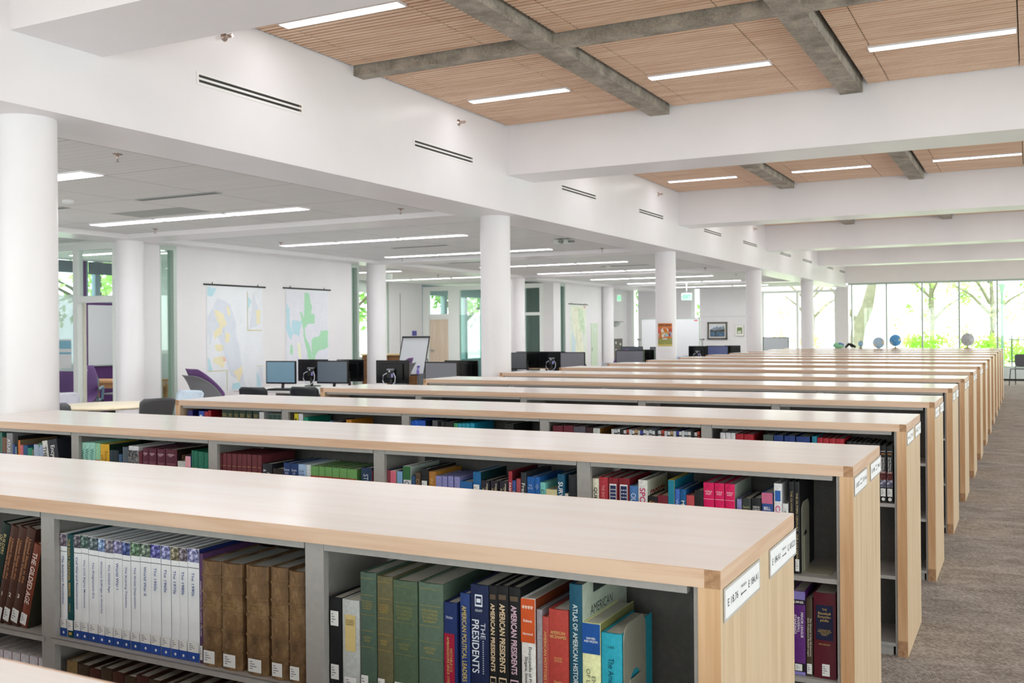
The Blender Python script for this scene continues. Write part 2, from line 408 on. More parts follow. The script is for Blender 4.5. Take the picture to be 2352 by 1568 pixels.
# exterior window of the study room
bars = [(XE - .1, XE, 9.2, 9.3, .95, ZT), (XE - .1, XE, 10.9, 11.0, .95, ZT), (XE - .1, XE, 12.5, 12.6, .95, ZT), (XE - .1, XE, 12.7, 12.73, 2.14, ZT), (XE - .1, XE, 12.9, 13.0, 2.14, ZT), (XE - .1, XE, 13.85, 13.95, 2.14, ZT), (XE - .1, XE, 12.7, 13.95, 2.14, 2.18), (XE - .1, XE, 9.2, 12.5, .95, 1.0)]
win(7, bars, [(XE - .05, XE - .04, 9.3, 10.9, 1., ZT), (XE - .05, XE - .04, 11.0, 12.5, 1., ZT), (XE - .05, XE - .04, 12.73, 12.9, 2.18, ZT), (XE - .05, XE - .04, 13.0, 13.85, 2.18, ZT)], BLUEGREY, 'outer window of the study room with blue grey posts', glass('pale_glass', (.85, .93, .95), .05))
for i, (a, b, z) in enumerate(((9.3, 12.55, 2.69), (12.72, 13.9, 2.68))):
    m = MB(); m.box(XE + .03, XE + .035, a, b, z, 2.89); m.box(XE + .022, XE + .042, a, b, z - .02, z)
    tag(m.build('roller_blind', M('#76848d', .8, var=.1, scale=5.)), ['grey roller blind above the tree view in the study room', 'grey roller blind above the purple wall in the study room'][i], 'blind', 'study room roller blinds')
# sidelights between piers
win(8, [(-11.42, -11.3, 10.54, 10.56, 0, 2.84), (-11.42, -11.3, 10.8, 10.86, 0, 2.84), (-11.42, -11.3, 10.54, 10.86, 2.78, 2.84)], [(-11.37, -11.36, 10.56, 10.8, 0, 2.78, GRN)], ALU, 'narrow sidelight left of the wall maps')
win(9, [(-11.42, -11.3, 15.18, 15.2, 0, 2.84), (-11.42, -11.3, 15.36, 15.42, 0, 2.84), (-11.42, -11.3, 15.18, 15.42, 2.76, 2.84)], [(-11.37, -11.36, 15.2, 15.36, 0, 2.76, GRN)], ALU, 'narrow sidelight right of the wall maps')
win(10, [(-11.42, -11.3, 24.56, 24.58, 0, 2.84), (-11.42, -11.3, 24.84, 24.9, 0, 2.84), (-11.42, -11.3, 24.56, 24.9, 2.76, 2.84)], [(-11.37, -11.36, 24.58, 24.84, 0, 2.76, GLT)], ALU, 'dark narrow sidelight left of the pale green map')
# recess: rear front with a maple door, transom and dark window
Y2 = 24.2
bars = [(XE, -11.6, Y2, Y2 + .1, 2.72, 2.84), (XE, -15.3, Y2, Y2 + .1, 0, 2.72), (-14.64, -14.28, Y2, Y2 + .1, 0, 2.72), (-15.3, -14.64, Y2, Y2 + .1, 1.98, 2.05), (-13.1, -12.6, Y2, Y2 + .1, 0, 2.72), (-12.28, -12.2, Y2, Y2 + .1, 0, 2.72), (-11.75, -11.6, Y2, Y2 + .1, 0, 2.72), (-12.28, -11.75, Y2, Y2 + .1, 1.98, 2.05), (-12.6, -12.2, Y2 + .01, Y2 + .06, 0, 2.72)]
win(11, bars, [(-15.3, -14.64, Y2 + .04, Y2 + .05, 2.05, 2.72), (-14.28, -13.1, Y2 + .04, Y2 + .05, 2.02, 2.72), (-14.28, -13.1, Y2 + .04, Y2 + .05, .9, 2.02, glass('film_glass', (.7, .86, .82), .05, .12)), (-14.28, -13.1, Y2 + .04, Y2 + .05, 0, .9, GLT)], FRAMEW, 'white framed glass front of the recess with a maple door', GL)
win(12, [(-12.62, -12.58, Y2 - .02, Y2 + .12, 0, 2.72)], [(-12.2, -11.75, Y2 + .04, Y2 + .05, 0, 1.98, GLT), (-12.2, -11.75, Y2 + .04, Y2 + .05, 2.05, 2.72, GLT)], FRAMEW, 'grey glazed panel beside the column behind the computers')
m = MB(); m.box(-15.29, -14.65, Y2 + .06, Y2 + .1, .01, 1.9); m.box(-15.3, -14.64, Y2 + .06, Y2 + .1, 1.9, 1.98, 1)
d = struct(m.build('door_2', [wood('door_maple', '#ead9c6', '#dcc6ac', 2, .45), FRAMEW]), 'pale maple door with a lever handle in the recess')
m = MB(); m.lathe([(.032, -.02), (.032, .02)], 16, (-15.22, Y2 + .04, 1.02), axis='y'); m.tube([(-15.22, Y2 + .03, 1.02), (-15.22, Y2 - .01, 1.02), (-15.1, Y2 - .01, 1.02)], .011); m.build('door_handle', CHROME, d)
wall('wall_rear_room', -12.7, -12.6, Y2 + .1, YW, 0, ZT, M('#a9b3a8', .7, var=.02)); wall('wall_rear_room_back', -12.6, -11.42, Y2 + 1.2, Y2 + 1.3, 0, ZT, M('#b3bcb2', .7, var=.02))
wall('wall_far', XE, -12.45, YW, YW + .2, 0, ZT)
bars = [(XE - .15, XE, y - .07, y + .07, 0, ZT) for y in (24.25, 25.5, 26.7, 27.9, 29.1, 30.3, 31.5)] + [(XE - .15, XE, 24.2, 31.6, 2.62, ZT), (XE - .15, XE, 24.2, 31.6, 0, .7)]
win(13, bars, [(XE - .06, XE - .05, 24.3, 31.5, .7, 2.62, GL)], BLUEGREY, 'outer window of the rear room with blue grey posts')
win(14, [(XE - .1, XE, 20.8, 20.9, 0, ZT), (XE - .1, XE, 22.4, 22.5, 0, ZT), (XE - .1, XE, 20.8, 22.5, 2.6, ZT), (XE - .1, XE, 20.8, 22.5, 0, .9)], [(XE - .05, XE - .04, 20.9, 22.4, .9, 2.6)], ALU, 'outer window of the recess')
wall('wall_left_rear', XE - .12, XE, 31.6, YW, 0, ZT)

# ------------------------------------------------------------------ bookcases
SHY = [0.248, 1.8013, 3.356, 4.9243, 6.4784, 8.0327, 9.58, 11.1297, 12.6983, 14.2524, 15.8082, 17.3657, 18.922, 20.478, 22.034, 23.59]
CX, HW, DEP = -2.826, 2.317, .64
PXS = [-.547 - .914 * k - CX for k in range(6)]
LEV = [.059, .371, .7072]
def make_case():
    t = thing('bookcase', '', 'bookcase')
    m = MB()
    m.box(-HW + .03, HW - .03, .004, DEP - .004, 1.047, 1.081)
    m.box(HW - .03, HW, .0, DEP, 1.047, 1.081); m.box(-HW, -HW + .03, 0, DEP, 1.047, 1.081)
    m.build('worktop', MAPLE_TOP, t)
    m = MB(); m.box(-HW + .03, HW - .03, -.0015, .004, 1.046, 1.0806); m.box(-HW + .03, HW - .03, DEP - .004, DEP + .0015, 1.046, 1.0806)
    m.box(HW - .0, HW + .0012, 0, DEP, 1.046, 1.0806, 2); m.box(-HW - .0012, -HW, 0, DEP, 1.046, 1.0806, 2)
    for x in (HW - .03, -HW):
        m.box(x, x + .03, -.0018, 0, 1.046, 1.0806, 1); m.box(x, x + .03, DEP, DEP + .0018, 1.046, 1.0806, 1)
    m.build('edge_band', [MAPLE_EDGE, END_GRAIN, MAPLE_EDGE_Y], t)
    for s in (1, -1):
        a, b = (HW - .043, HW) if s > 0 else (-HW, -HW + .043)
        m = MB()
        m.box(a, b, 0, DEP, .075, 1.0455, {'*': 0, 'r': 1, 'l': 1})
        m.box(a, b, 0, DEP, 0, .075, 2)
        o = b if s > 0 else a
        m.box(o - .0006, o + .0006, 0, DEP, 0, .075, 1)
        m.build('end_panel', [MAPLE_V, MAPLE_PANEL, END_GRAIN], t)
    for k, x in enumerate(PXS):
        w = .0265 if 0 < k < 5 else .0135
        dx = 0 if 0 < k < 5 else (-.003 if k == 0 else .003)
        m = MB()
        for y0, y1 in ((.012, .03), (DEP - .03, DEP - .012)):
            m.box(x + dx - w, x + dx + w, y0, y1, 0, 1.045)
        m.box(x + dx - .004, x + dx + .004, .03, DEP - .03, 0, 1.045)
        m.build('post', STEEL, t)
    for k in range(5):
        a, b = PXS[k + 1] + .027, PXS[k] - .027
        for y0, y1 in ((.010, .03), (DEP - .03, DEP - .010)): m = MB(); m.box(a + .002, b - .002, y0, y1, 1.029, 1.045); m.build('canopy_rail', STEEL, t)
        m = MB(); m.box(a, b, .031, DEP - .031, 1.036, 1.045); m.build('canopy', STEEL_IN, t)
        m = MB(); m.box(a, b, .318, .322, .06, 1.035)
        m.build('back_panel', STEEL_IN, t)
        for z in LEV:
            m = MB(); m.box(a - .012, b + .012, .008, .317, z - .003, z); m.box(a - .012, b + .012, .008, .0105, z - .016, z); m.build('shelf', STEEL, t)
            m = MB(); m.box(a - .012, b + .012, .323, DEP - .008, z - .003, z); m.box(a - .012, b + .012, DEP - .0105, DEP - .008, z - .016, z); m.build('shelf', STEEL, t)
        for y0 in (.016, DEP - .02): m = MB(); m.box(a, b, y0, y0 + .004, 0, .042); m.build('kick_plate', STEEL, t)
    return t
SIGNS = {1: (('E 18.76', 'THROUGH', 'E 184.A1', -1), ('E 184.A1', 'THROUGH', 'G 1812.21', 1)),
         2: (('G 1812.22', 'THROUGH', 'GV 146', -1), ('GV 188', 'THROUGH', 'PN 13', 1)),
         3: (('PN 145', 'THROUGH', 'PN 451', -1), ('PN 452', 'THROUGH', 'PR 19', 1)),
         4: (('PR 21', 'THROUGH', 'PS 129', -1), ('PS 130', 'THROUGH', 'Q 121', 1))}
def sign(parent, k, i):
    y = (.022, .388)[k]
    m = MB(); x = HW + .0014
    m.box(x, x + .001, y - .004, y + .272, .979, 1.043)
    s = m.build('range_sign', M('#cfcbc8', .25, var=0, coat=.4), parent)
    m = MB(); m.box(x + .001, x + .0014, y + .004, y + .264, .985, 1.038); m.build('paper', PAPER, s)
    a, b, c, d = SIGNS.get(i, (('R %d' % (11 * i), 'THROUGH', 'S %d' % (7 * i), -1), ('T %d' % (9 * i), 'THROUGH', 'Z %d' % (13 * i), 1)))[k]
    m = MB(); xx = x + .0018; Yd, Zd = (0, 1, 0), (0, 0, 1)
    text_into(m, a, (xx, y + .055, 1.012), Yd, Zd, .075, .0145)
    text_into(m, b, (xx, y + .134, 1.020), Yd, Zd, .042, .0058)
    text_into(m, c, (xx, y + .212, 1.012), Yd, Zd, .08, .0145)
    yc = y + .134
    m.add([(xx, yc - .02, 1.004), (xx, yc + .02, 1.004), (xx, yc + .02, 1.0062), (xx, yc - .02, 1.0062)], [(0, 1, 2, 3)])
    t = yc + d * .022
    m.add([(xx, t, 1.0051), (xx, t - d * .009, 1.0095), (xx, t - d * .006, 1.0051), (xx, t - d * .009, 1.0007)], [(0, 1, 2, 3)])
    m.build('lettering', INK, s)
proto = make_case()
for i, y in enumerate(SHY):
    lab = ('maple topped bookcase cut by the lower left corner, nearest of all' if i == 0 else
           'frontmost whole maple topped bookcase, with the white spined set and signs E 18.76' if i == 1 else
           'second maple topped bookcase, with the hot pink encyclopedias' if i == 2 else
           'third maple topped bookcase, with the black "Social History" pair' if i == 3 else
           'last maple topped bookcase before the glass wall, carrying the globes' if i == 15 else
           'maple topped bookcase, %s of the long row counted from the front corner' % ORD[i])
    o = proto if i == 0 else dup(proto)
    o.location = (CX, y, 0); tag(o, lab, 'bookcase', 'maple topped bookcases')
    if 1 <= i <= 9:
        sign(o, 0, i); sign(o, 1, i)
# ------------------------------------------------------------------ books
PAGES = M('#d9d3c6', .8, var=.12, scale=300.); PAGES_G = M('#a9a6a0', .8, var=.12, scale=300.)
GOLD = M('#c7a252', .4, .4, .05)
STICK = M('#e9e8e6', .6, var=0)
def photo_mat(hexc):
    key = 'photo' + hexc
    if key in _mats: return _mats[key]
    m, nt, N, L, b = newmat('photo_print')
    n = N.new('ShaderNodeTexNoise'); n.inputs['Scale'].default_value = 85; n.inputs['Detail'].default_value = 4; n.inputs['Roughness'].default_value = .7
    L.new(coords(N, L), n.inputs['Vector'])
    c = lin(hexc)
    r = ramp(N, [(.36, (c[0] * .2, c[1] * .2, c[2] * .22, 1)), (.5, c), (.66, (min(1, c[0] * 3 + .2), min(1, c[1] * 3 + .2), min(1, c[2] * 2.6 + .2), 1))])
    L.new(n.outputs['Fac'], r.inputs['Fac']); L.new(r.outputs['Color'], b.inputs['Base Color']); b.inputs['Roughness'].default_value = .35
    _mats[key] = m
    return m
LEATHER = None
def leather():
    m, nt, N, L, b = newmat('worn_leather')
    n = N.new('ShaderNodeTexNoise'); n.inputs['Scale'].default_value = 28; n.inputs['Detail'].default_value = 8; n.inputs['Roughness'].default_value = .7
    L.new(coords(N, L, (1, 1, .6)), n.inputs['Vector'])
    r = ramp(N, [(.3, '#4a3724'), (.52, '#7b5d3e'), (.72, '#a88a62')])
    L.new(n.outputs['Fac'], r.inputs['Fac']); L.new(r.outputs['Color'], b.inputs['Base Color']); b.inputs['Roughness'].default_value = .55
    bp = N.new('ShaderNodeBump'); bp.inputs['Strength'].default_value = .3; bp.inputs['Distance'].default_value = .003; L.new(n.outputs['Fac'], bp.inputs['Height']); L.new(bp.outputs[0], b.inputs['Normal'])
    return m
LEATHER = leather()
def sticker(t, x0, x1, y, z0, z1, name='call_label'):
    m = MB(); m.box(x0, x1, y - .0004, y, z0, z1)
    w = x1 - x0; n = 4
    for k in range(n):
        zz = z1 - (z1 - z0) * (.2 + .7 * k / n)
        m.box(x0 + w * .12, x0 + w * (.35 + .3 * ((k * 7) % 3) / 2), y - .0006, y - .0004, zz - (z1 - z0) * .05, zz + (z1 - z0) * .02, 1, 'f')
    return m.build(name, [STICK, M('#8a8a92', .7, var=0)], t)
def band(t, w, y, z0, z1, hexc, name='spine_band', mat=None, x0=None, x1=None):
    m = MB(); m.box(-w / 2 + .0002 if x0 is None else x0, w / 2 - .0002 if x1 is None else x1, y - .0004, y + .0006, z0, z1)
    return m.build(name, mat or M(hexc, .5, var=.05), t)
def title(t, s, y, zc, length, height, tc, bold=0., horiz=False, x=0., name='title'):
    m = MB(); d = ACROSS if horiz else DOWN
    text_into(m, s, (x, y, zc), d[0], d[1], length, height, bold=bold)
    return m.build(name, M(tc, .45, var=0), t)
def book(S, z, x0, x1, h, loc, c, t, tc, d, st='', lab=0, cc=None, lean=0., big=0, **k):
    Y = SHY[S] + .03
    w = max(.006, x1 - x0 - .0008)
    dep = min(.262, max(.15, h * .8)) * (1. if st != 'leather' else .98)
    th = min(.0028, w * .14)
    bulge = {'leather': .010, 'ey': .0015, 'cyc': .004}.get(st, min(.003, w * .1))
    n = 8
    out = [(-w / 2 + w * i / n, -bulge * math.sin(PI * i / n)) for i in range(n + 1)]
    prof = out + [(w / 2, dep), (w / 2 - th, dep), (w / 2 - th, th + .001), (-w / 2 + th, th + .001), (-w / 2 + th, dep), (-w / 2, dep)]
    ms = [0] * len(prof); ms[n] = 1
    m = MB(); m.prism(prof, 0, h, 0, ms)
    sp = LEATHER if st == 'leather' else M(c, .42 if st in ('ey', 'pink') else .55, var=.08, scale=120. if st not in ('ey',) else 8.)
    cm = sp if not cc else M(cc, .4, var=.06)
    if st == 'leather':
        for f in (.18, .36, .54, .70, .86):
            zz = h * f
            m.prism([(-w / 2 - .0005 + (w + .001) * i / n, -.0026 - (bulge) * math.sin(PI * i / n)) for i in range(n + 1)] + [(w / 2, .004), (-w / 2, .004)], zz - .0028, zz + .0028, 0)
    o = m.build('book', [sp, cm])
    o.location = ((x0 + x1) / 2, Y, z + w / 2 * math.sin(math.radians(abs(lean))) + (.0006 if lean else 0))
    if lean: o.rotation_euler = (0, math.radians(lean), 0)
    m = MB(); m.box(-w / 2 + th, w / 2 - th, th + .001, dep - .004, .003, h - .004)
    m.build('pages', PAGES_G if st in ('ey', 'leather') else PAGES, o)
    y = -bulge - .0004
    yt = y - .0012
    if st == 'ey':
        band(o, w, y, h * .88, h - .0005, '', 'photo_band', photo_mat(k['ph']))
        band(o, w, y, h * .828, h * .832, '#3a3a44', 'rule')
        yr = None
        L_ = min(h * .50, .0052 * len(t) + .012)
        title(o, t, yt, h * .79 - L_ / 2, L_, .0088, tc, .006)
        sticker(o, -w / 2 + .001, w / 2 - .002, yt + .0006, h * .083, h * .175)
        band(o, w, y, 0.0004, h * .082, '#21458f', 'foot_band', M('#1f4796' if len(t) % 3 else '#2a50a8', .4, var=.06))
        m = MB(); m.lathe([(.0001, 0), (.0036, 0.0002)], 14, (0, y - .0006, h * .038), axis='y'); m.build('emblem', STICK, o)
    elif st == 'teal':
        title(o, t, yt, h * .68, h * .56, .0085, tc, .006, x=-.001); title(o, 'PURVIS', yt, h * .29, .022, .005, tc)
        sticker(o, -w / 2 + .001, w / 2 - .001, yt + .0006, h * .07, h * .17); band(o, w * .45, y, h * .025, h * .05, '#c9a050', 'emblem')
    elif st == 'leather':
        m = MB()
        for f in (.27, .45, .78, .93):
            for a in range(4):
                an = a * PI / 2 + .4
                m.add([(0, yt - .0012, h * f), (.0042 * math.cos(an), yt - .0012, h * f + .0062 * math.sin(an)), (.003 * math.cos(an + .5), yt - .0012, h * f + .004 * math.sin(an + .5))], [(0, 1, 2)])
        text_into(m, 'CYCLOPEDIA\nOF AMERICAN\nBIOGRAPHY', (0, yt - .0012, h * .62), (1, 0, 0), (0, 0, 1), w * .62, .03)
        m.build('tooling', M('#a98a52', .5, .2, .1), o)
        sticker(o, -w * .3, w * .28, yt + .0006, h * .03, h * .15)
    elif st == 'binder':
        sticker(o, -w * .32, w * .32, yt + .0006, h * .70, h * .86); sticker(o, -w * .32, w * .32, yt + .0006, h * .12, h * .28)
    elif st == 'ylabel':
        band(o, w, y, h * .45, h * .84, '#d9c184', 'paper_label', x0=-w * .3, x1=w * .3); title(o, 'DICTIONARY|OF AMERICAN|BIOGRAPHY', yt, h * .76, w * .5, .02, '#5a4a2a', horiz=True)
        sticker(o, -w * .35, w * .35, yt + .0006, h * .03, h * .17)
    elif st == 'cyc':
        for f in (.955, .66, .82, .40, .53): band(o, w * .86, y, h * f, h * f + .0006, tc, 'gold_rule')
        title(o, t, yt, h * .742, w * .7, .030, tc, horiz=True); title(o, 'HISTORY|INDEX', yt, h * .467, w * .5, .014, tc, horiz=True)
        sticker(o, -w * .42, w * .02, yt + .0006, h * .04, h * .17)
    elif st == 'panel':
        title(o, 'Nolan', yt, h * .87, w * .5, .007, '#c8d0e8', horiz=True)
        band(o, w, y, h * .25, h * .72, '#a3193a', 'title_panel', x0=-w * .42, x1=w * .36); title(o, t, yt, h * .48, h * .42, w * .42, tc)
    elif st == 'pres':
        m = MB(); m.box(-.009, .009, yt, yt + .0002, h * .84, h * .93, 0, 'f'); m.box(-.007, .007, yt - .0002, yt, h * .855, h * .918, 1, 'f'); m.box(-.005, .005, yt - .0004, yt, h * .87, h * .90, 0, 'f'); m.build('emblem', [M(tc, .5, var=0), M(c, .5, var=0)], o)
        title(o, 'GRAFF', yt, h * .81, w * .4, .005, tc, horiz=True)
        title(o, 'THE', yt, h * .66, .034, .011, tc, x=.010); title(o, 'PRESIDENTS', yt, h * .54, h * .40, .017, tc, .01, x=-.008)
        m = MB()
        for i in range(16): m.box(.009, .0115, yt, yt + .0002, h * (.58 - i * .016), h * (.587 - i * .016), 0, 'f')
        m.build('dots', M(tc, .5, var=0), o); title(o, 'A|Reference', yt, h * .24, w * .5, .016, tc, horiz=True)
    elif st == 'yby':
        band(o, w * .7, y, h * .90, h * .935, '#5c4a3a', 'publisher_band'); title(o, t, yt, h * .62, h * .50, w * .52, tc, .02)
        m = MB(); m.box(-w * .36, w * .36, yt + .0004, yt + .0006, h * .20, h * .33, 0, 'f'); m.box(-w * .31, w * .31, yt + .0002, yt + .0005, h * .21, h * .32, 1, 'f'); text_into(m, 'YEAR|BY|YEAR', (0, yt, h * .265), (1, 0, 0), (0, 0, 1), w * .5, h * .09, 0, .02); m.build('emblem', [M(tc, .5, var=0), M(c, .5, var=0)], o)
    elif st == 'orange':
        band(o, w, y, h * .66, h - .0005, '#cc5320', 'top_band'); title(o, '****', yt, h * .935, w * .8, .008, '#f4dcc8', .02, True); title(o, 'Roberts', yt, h * .83, w * .6, .006, '#f4e8e0', .01, True); title(o, 'Hammond', yt, h * .73, w * .7, .006, '#f4e8e0', .01, True)
        title(o, t, yt, h * .33, h * .6, w * .55, tc, .01)
    elif st == 'nick':
        title(o, t, yt, h * .80, w * .84, .024, tc, .015, True); title(o, 'SECOND|EDITION', yt, h * .60, w * .4, .012, tc, 0, True); title(o, 'Shankle', yt, h * .42, w * .42, .008, tc, .01, True)
    elif st == 'atlas':
        title(o, t, yt, h * .60, h * .54, .0105, tc, .01); title(o, 'Third edition', yt, h * .12, h * .2, .006, tc)
        m = MB(); X = w / 2 + .0006
        text_into(m, 'AMERICAN', (X, .1, h * .80), (0, 1, 0), (0, 0, 1), .12, .02); text_into(m, 'HISTORY', (X, .12, h * .68), (0, 1, 0), (0, 0, 1), .10, .018); m.box(X - .0004, X, .055, .15, h * .91, h * .99, 0, 'r')
        m.build('cover_title', M('#3a4240', .5, var=0), o)
    elif st == 'bluetop':
        band(o, w, y, h * .74, h - .0005, '#17509a', 'top_band'); title(o, 'KAMMEN|AND WILSON', yt, h * .86, w * .74, .013, '#e8ecf4', .01, True); title(o, t, yt, h * .33, h * .56, w * .5, tc)
    elif st == 'kane':
        title(o, 'KANE', yt, h * .88, w * .3, .006, tc, 0, True); title(o, t, yt, h * .48, h * .6, w * .28, tc)
    elif st == 'sumner':
        band(o, w, y, h * .90, h - .0005, '#8a80c4', 'top_band'); band(o, w, y, h * .84, h * .90, '#141016', 'name_band'); title(o, 'SUMNER', yt, h * .87, w * .8, .011, '#f0e8f0', .01, True)
        title(o, t, yt, h * .60, h * .30, w * .72, tc, .01); band(o, w, y, 0.0004, h * .04, '#8a80c4', 'foot_band'); band(o, w, y, h * .04, h * .14, '#141016', 'lower_band'); sticker(o, -w * .3, w * .25, yt + .0004, h * .05, h * .13)
    elif st == 'base':
        band(o, w, y, h * .45, h * .86, '#10173a', 'title_panel', x0=-w * .38, x1=w * .38)
        title(o, 'THE', yt, h * .81, w * .22, .007, tc, 0, True); title(o, 'Baseball|Encyclo-|pedia', yt, h * .72, w * .6, .034, tc, .006, True); title(o, 'THE COMPLETE AND|DEFINITIVE RECORD OF|MAJOR LEAGUE|BASEBALL', yt, h * .54, w * .62, .02, tc, 0, True); title(o, 'FIFTH EDITION', yt, h * .40, w * .5, .005, tc, 0, True)
        sticker(o, -w * .12, w * .22, yt + .0006, h * .03, h * .17)
    elif st == 'soch':
        band(o, w * .8, y, h * .90, h * .91, '#b8b8b8', 'rule')
        if k.get('yr'):
            title(o, k['yr'], yt, h * .86, w * .6, .007, '#d8893a', .01, True); title(o, t, yt, h * .66, h * .3, w * .55, tc, .01)
            band(o, w, y, h * .40, h * .55, '#5a1a1c', 'red_band', photo_mat('#5a2022')); band(o, w, y, h * .27, h * .40, '#8a8aa0', 'photo_band', photo_mat('#6a6a80'))
            sticker(o, -w * .42, w * .4, yt + .0006, h * .11, h * .25); m = MB(); m.lathe([(.0001, 0), (w * .3, .0002)], 14, (0, y - .0006, h * .06), axis='y'); m.build('emblem', STICK, o)
    else:
        if st in ('half', 'top', 'top2', 'bell'):
            z1 = {'half': .80, 'top': .80, 'top2': .62, 'bell': .86}[st]
            if st == 'half': band(o, w, y, h * .3, h * .72, k['c2'], 'lower_band')
            else: band(o, w, y, h * z1, h - .0005, k.get('c2', '#c86a8a'), 'top_band')
        if st == 'bell': title(o, 'BELL', yt, h * .80, w * .6, .012, tc, .02, True)
        if st in ('dot', 'dot2', 'dotw', 'dotb'):
            m = MB(); m.lathe([(.0001, 0), (min(w * .32, .013), .0002)], 16, (0, y - .0006, h * (.72 if st != 'dotw' else .88)), axis='y'); m.build('emblem', M({'dot': '#e8d83a', 'dot2': '#2a1418', 'dotw': '#d8e0ee', 'dotb': '#5a6ab0'}[st], .5, var=0), o)
        if st == 'photo': band(o, w, y, h * .4, h * .93, '', 'photo_band', photo_mat('#4a4a4e'))
        if st == 'stripe': band(o, w * .4, y, h * .3, h * .9, '#2a2a1c', 'stripe')
        if st == 'hilabel': sticker(o, -w * .38, w * .36, yt + .0006, h * .62, h * .82)
        if st == 'worn': band(o, w, y, 0.001, h * .96, '#d8d0b8', 'worn_crack', x0=w * .22, x1=w * .29); band(o, w, y, .001, h * .9, '#15131a', 'dark_strip', x0=w * .3, x1=w * .46)
        if st in ('gold', 'mar', 'goldlow', 'goldtop'):
            fs = {'gold': (.72, .70, .6, .55), 'mar': (.9, .76, .74), 'goldlow': (.8, .72), 'goldtop': (.86, .78)}[st]
            for f in fs: band(o, w * .8, y, h * f, h * f + .0012, '#c9a55a' if st != 'mar' else '#b87a8a', 'gold_rule')
            if st == 'goldtop': title(o, 'ENCYCLO|PAEDIA', yt, h * .90, w * .7, .018, tc, .01, True)
            if st == 'goldlow': title(o, 'Vol', yt, h * .7, w * .6, .01, tc, .01, True)
            if st == 'mar': title(o, 'OXFORD|DICT', yt, h * .90, w * .7, .013, '#e8c8d0', .01, True)
        if st == 'redband': band(o, w, y, h * .5, h * .84, '#9c3a2c', 'title_band'); title(o, 'HISTORY|OF AMERICA', yt, h * .78, w * .8, .014, '#e8c8a0', .01, True)
        if st == 'flag':
            m = MB(); m.box(-w * .36, w * .36, yt + .0004, yt + .0006, h * .44, h * .92, 2, 'f')
            m.box(-w * .3, w * .3, yt + .0002, yt + .0004, h * .72, h * .90, 0, 'f')
            for i in range(4): m.box(-w * .3, w * .3, yt, yt + .0002, h * (.70 - i * .03), h * (.715 - i * .03), 1, 'f')
            for i in range(9): m.box(-w * .22 + (i % 3) * w * .18, -w * .12 + (i % 3) * w * .18, yt, yt + .0002, h * (.75 + i // 3 * .045), h * (.765 + i // 3 * .045), 2, 'f')
            m.build('flag_picture', [M('#1c2a5a', .5, var=0), M('#a02030', .5, var=0), STICK], o)
        if st == 'pink':
            for f in (.80, .62): band(o, w, y, h * f, h * f + .0012, '#f4c8da', 'rule')
            title(o, 'WORLD|SPORT', yt, h * .88, w * .66, .018, tc, .01, True)
        if st == 'chron': band(o, w * .7, y, h * .80, h * .92, '#2a62b0', 'emblem'); 
        if st == 'spiral':
            m = MB()
            for i in range(7): m.box(-w * .5, w * .5, y - .002, y, h * (.5 + i * .07), h * (.52 + i * .07))
            m.build('comb_binding', BLACK if k.get('n', 0) else DARK, o)
        if t:
            if st == 'hz': title(o, t, yt, h * .86, w * .74, h * .13, tc, .01, True)
            else:
                L_ = min(h * (.62 if big else .8), .0115 * max(len(x) for x in t.split('|')) + .02) if big else min(h * .8, .0062 * max(len(x) for x in t.split('|')) + .01)
                ztop = h * (.90 if st not in ('top', 'mar', 'flag', 'pink', 'bell', 'chron', 'top2') else {'top': .78, 'mar': .70, 'flag': .62, 'pink': .58, 'bell': .72, 'chron': .76, 'top2': .58}[st])
                title(o, t, yt, ztop - L_ / 2, L_, w * (.62 if big else .4) if '|' not in t else w * .7, tc, .012 if big else 0)
        if lab: sticker(o, -w * .4, w * .38, yt + .0006, h * .03, h * .16)
    if k.get('ct'):
        m = MB(); text_into(m, k['ct'], (w / 2 + .0006, .11, h * .78), (0, 1, 0), (0, 0, 1), .16, .05, bold=.01); m.build('cover_title', M('#a02a3a', .5, var=0), o)
    if k.get('cpic'):
        m = MB(); X = w / 2 + .0006; m.box(X - .0004, X, .03, .10, h * .55, h * .9, 0, 'r')
        m.build('cover_picture', photo_mat('#7a5a3a'), o)
    if d.startswith('@slim'):
        i = int(d[5:]); d = '%s of %s slim %s in the spiral bound run' % (ORD[i], 'the', 'white or coloured volumes') if False else '%s slim volume of the spiral bound run' % ORD[i]
    tag(o, d + (', ' + loc if len((d + loc).split()) < 16 else ''), 'book', 'books on the ' + loc)
    return o

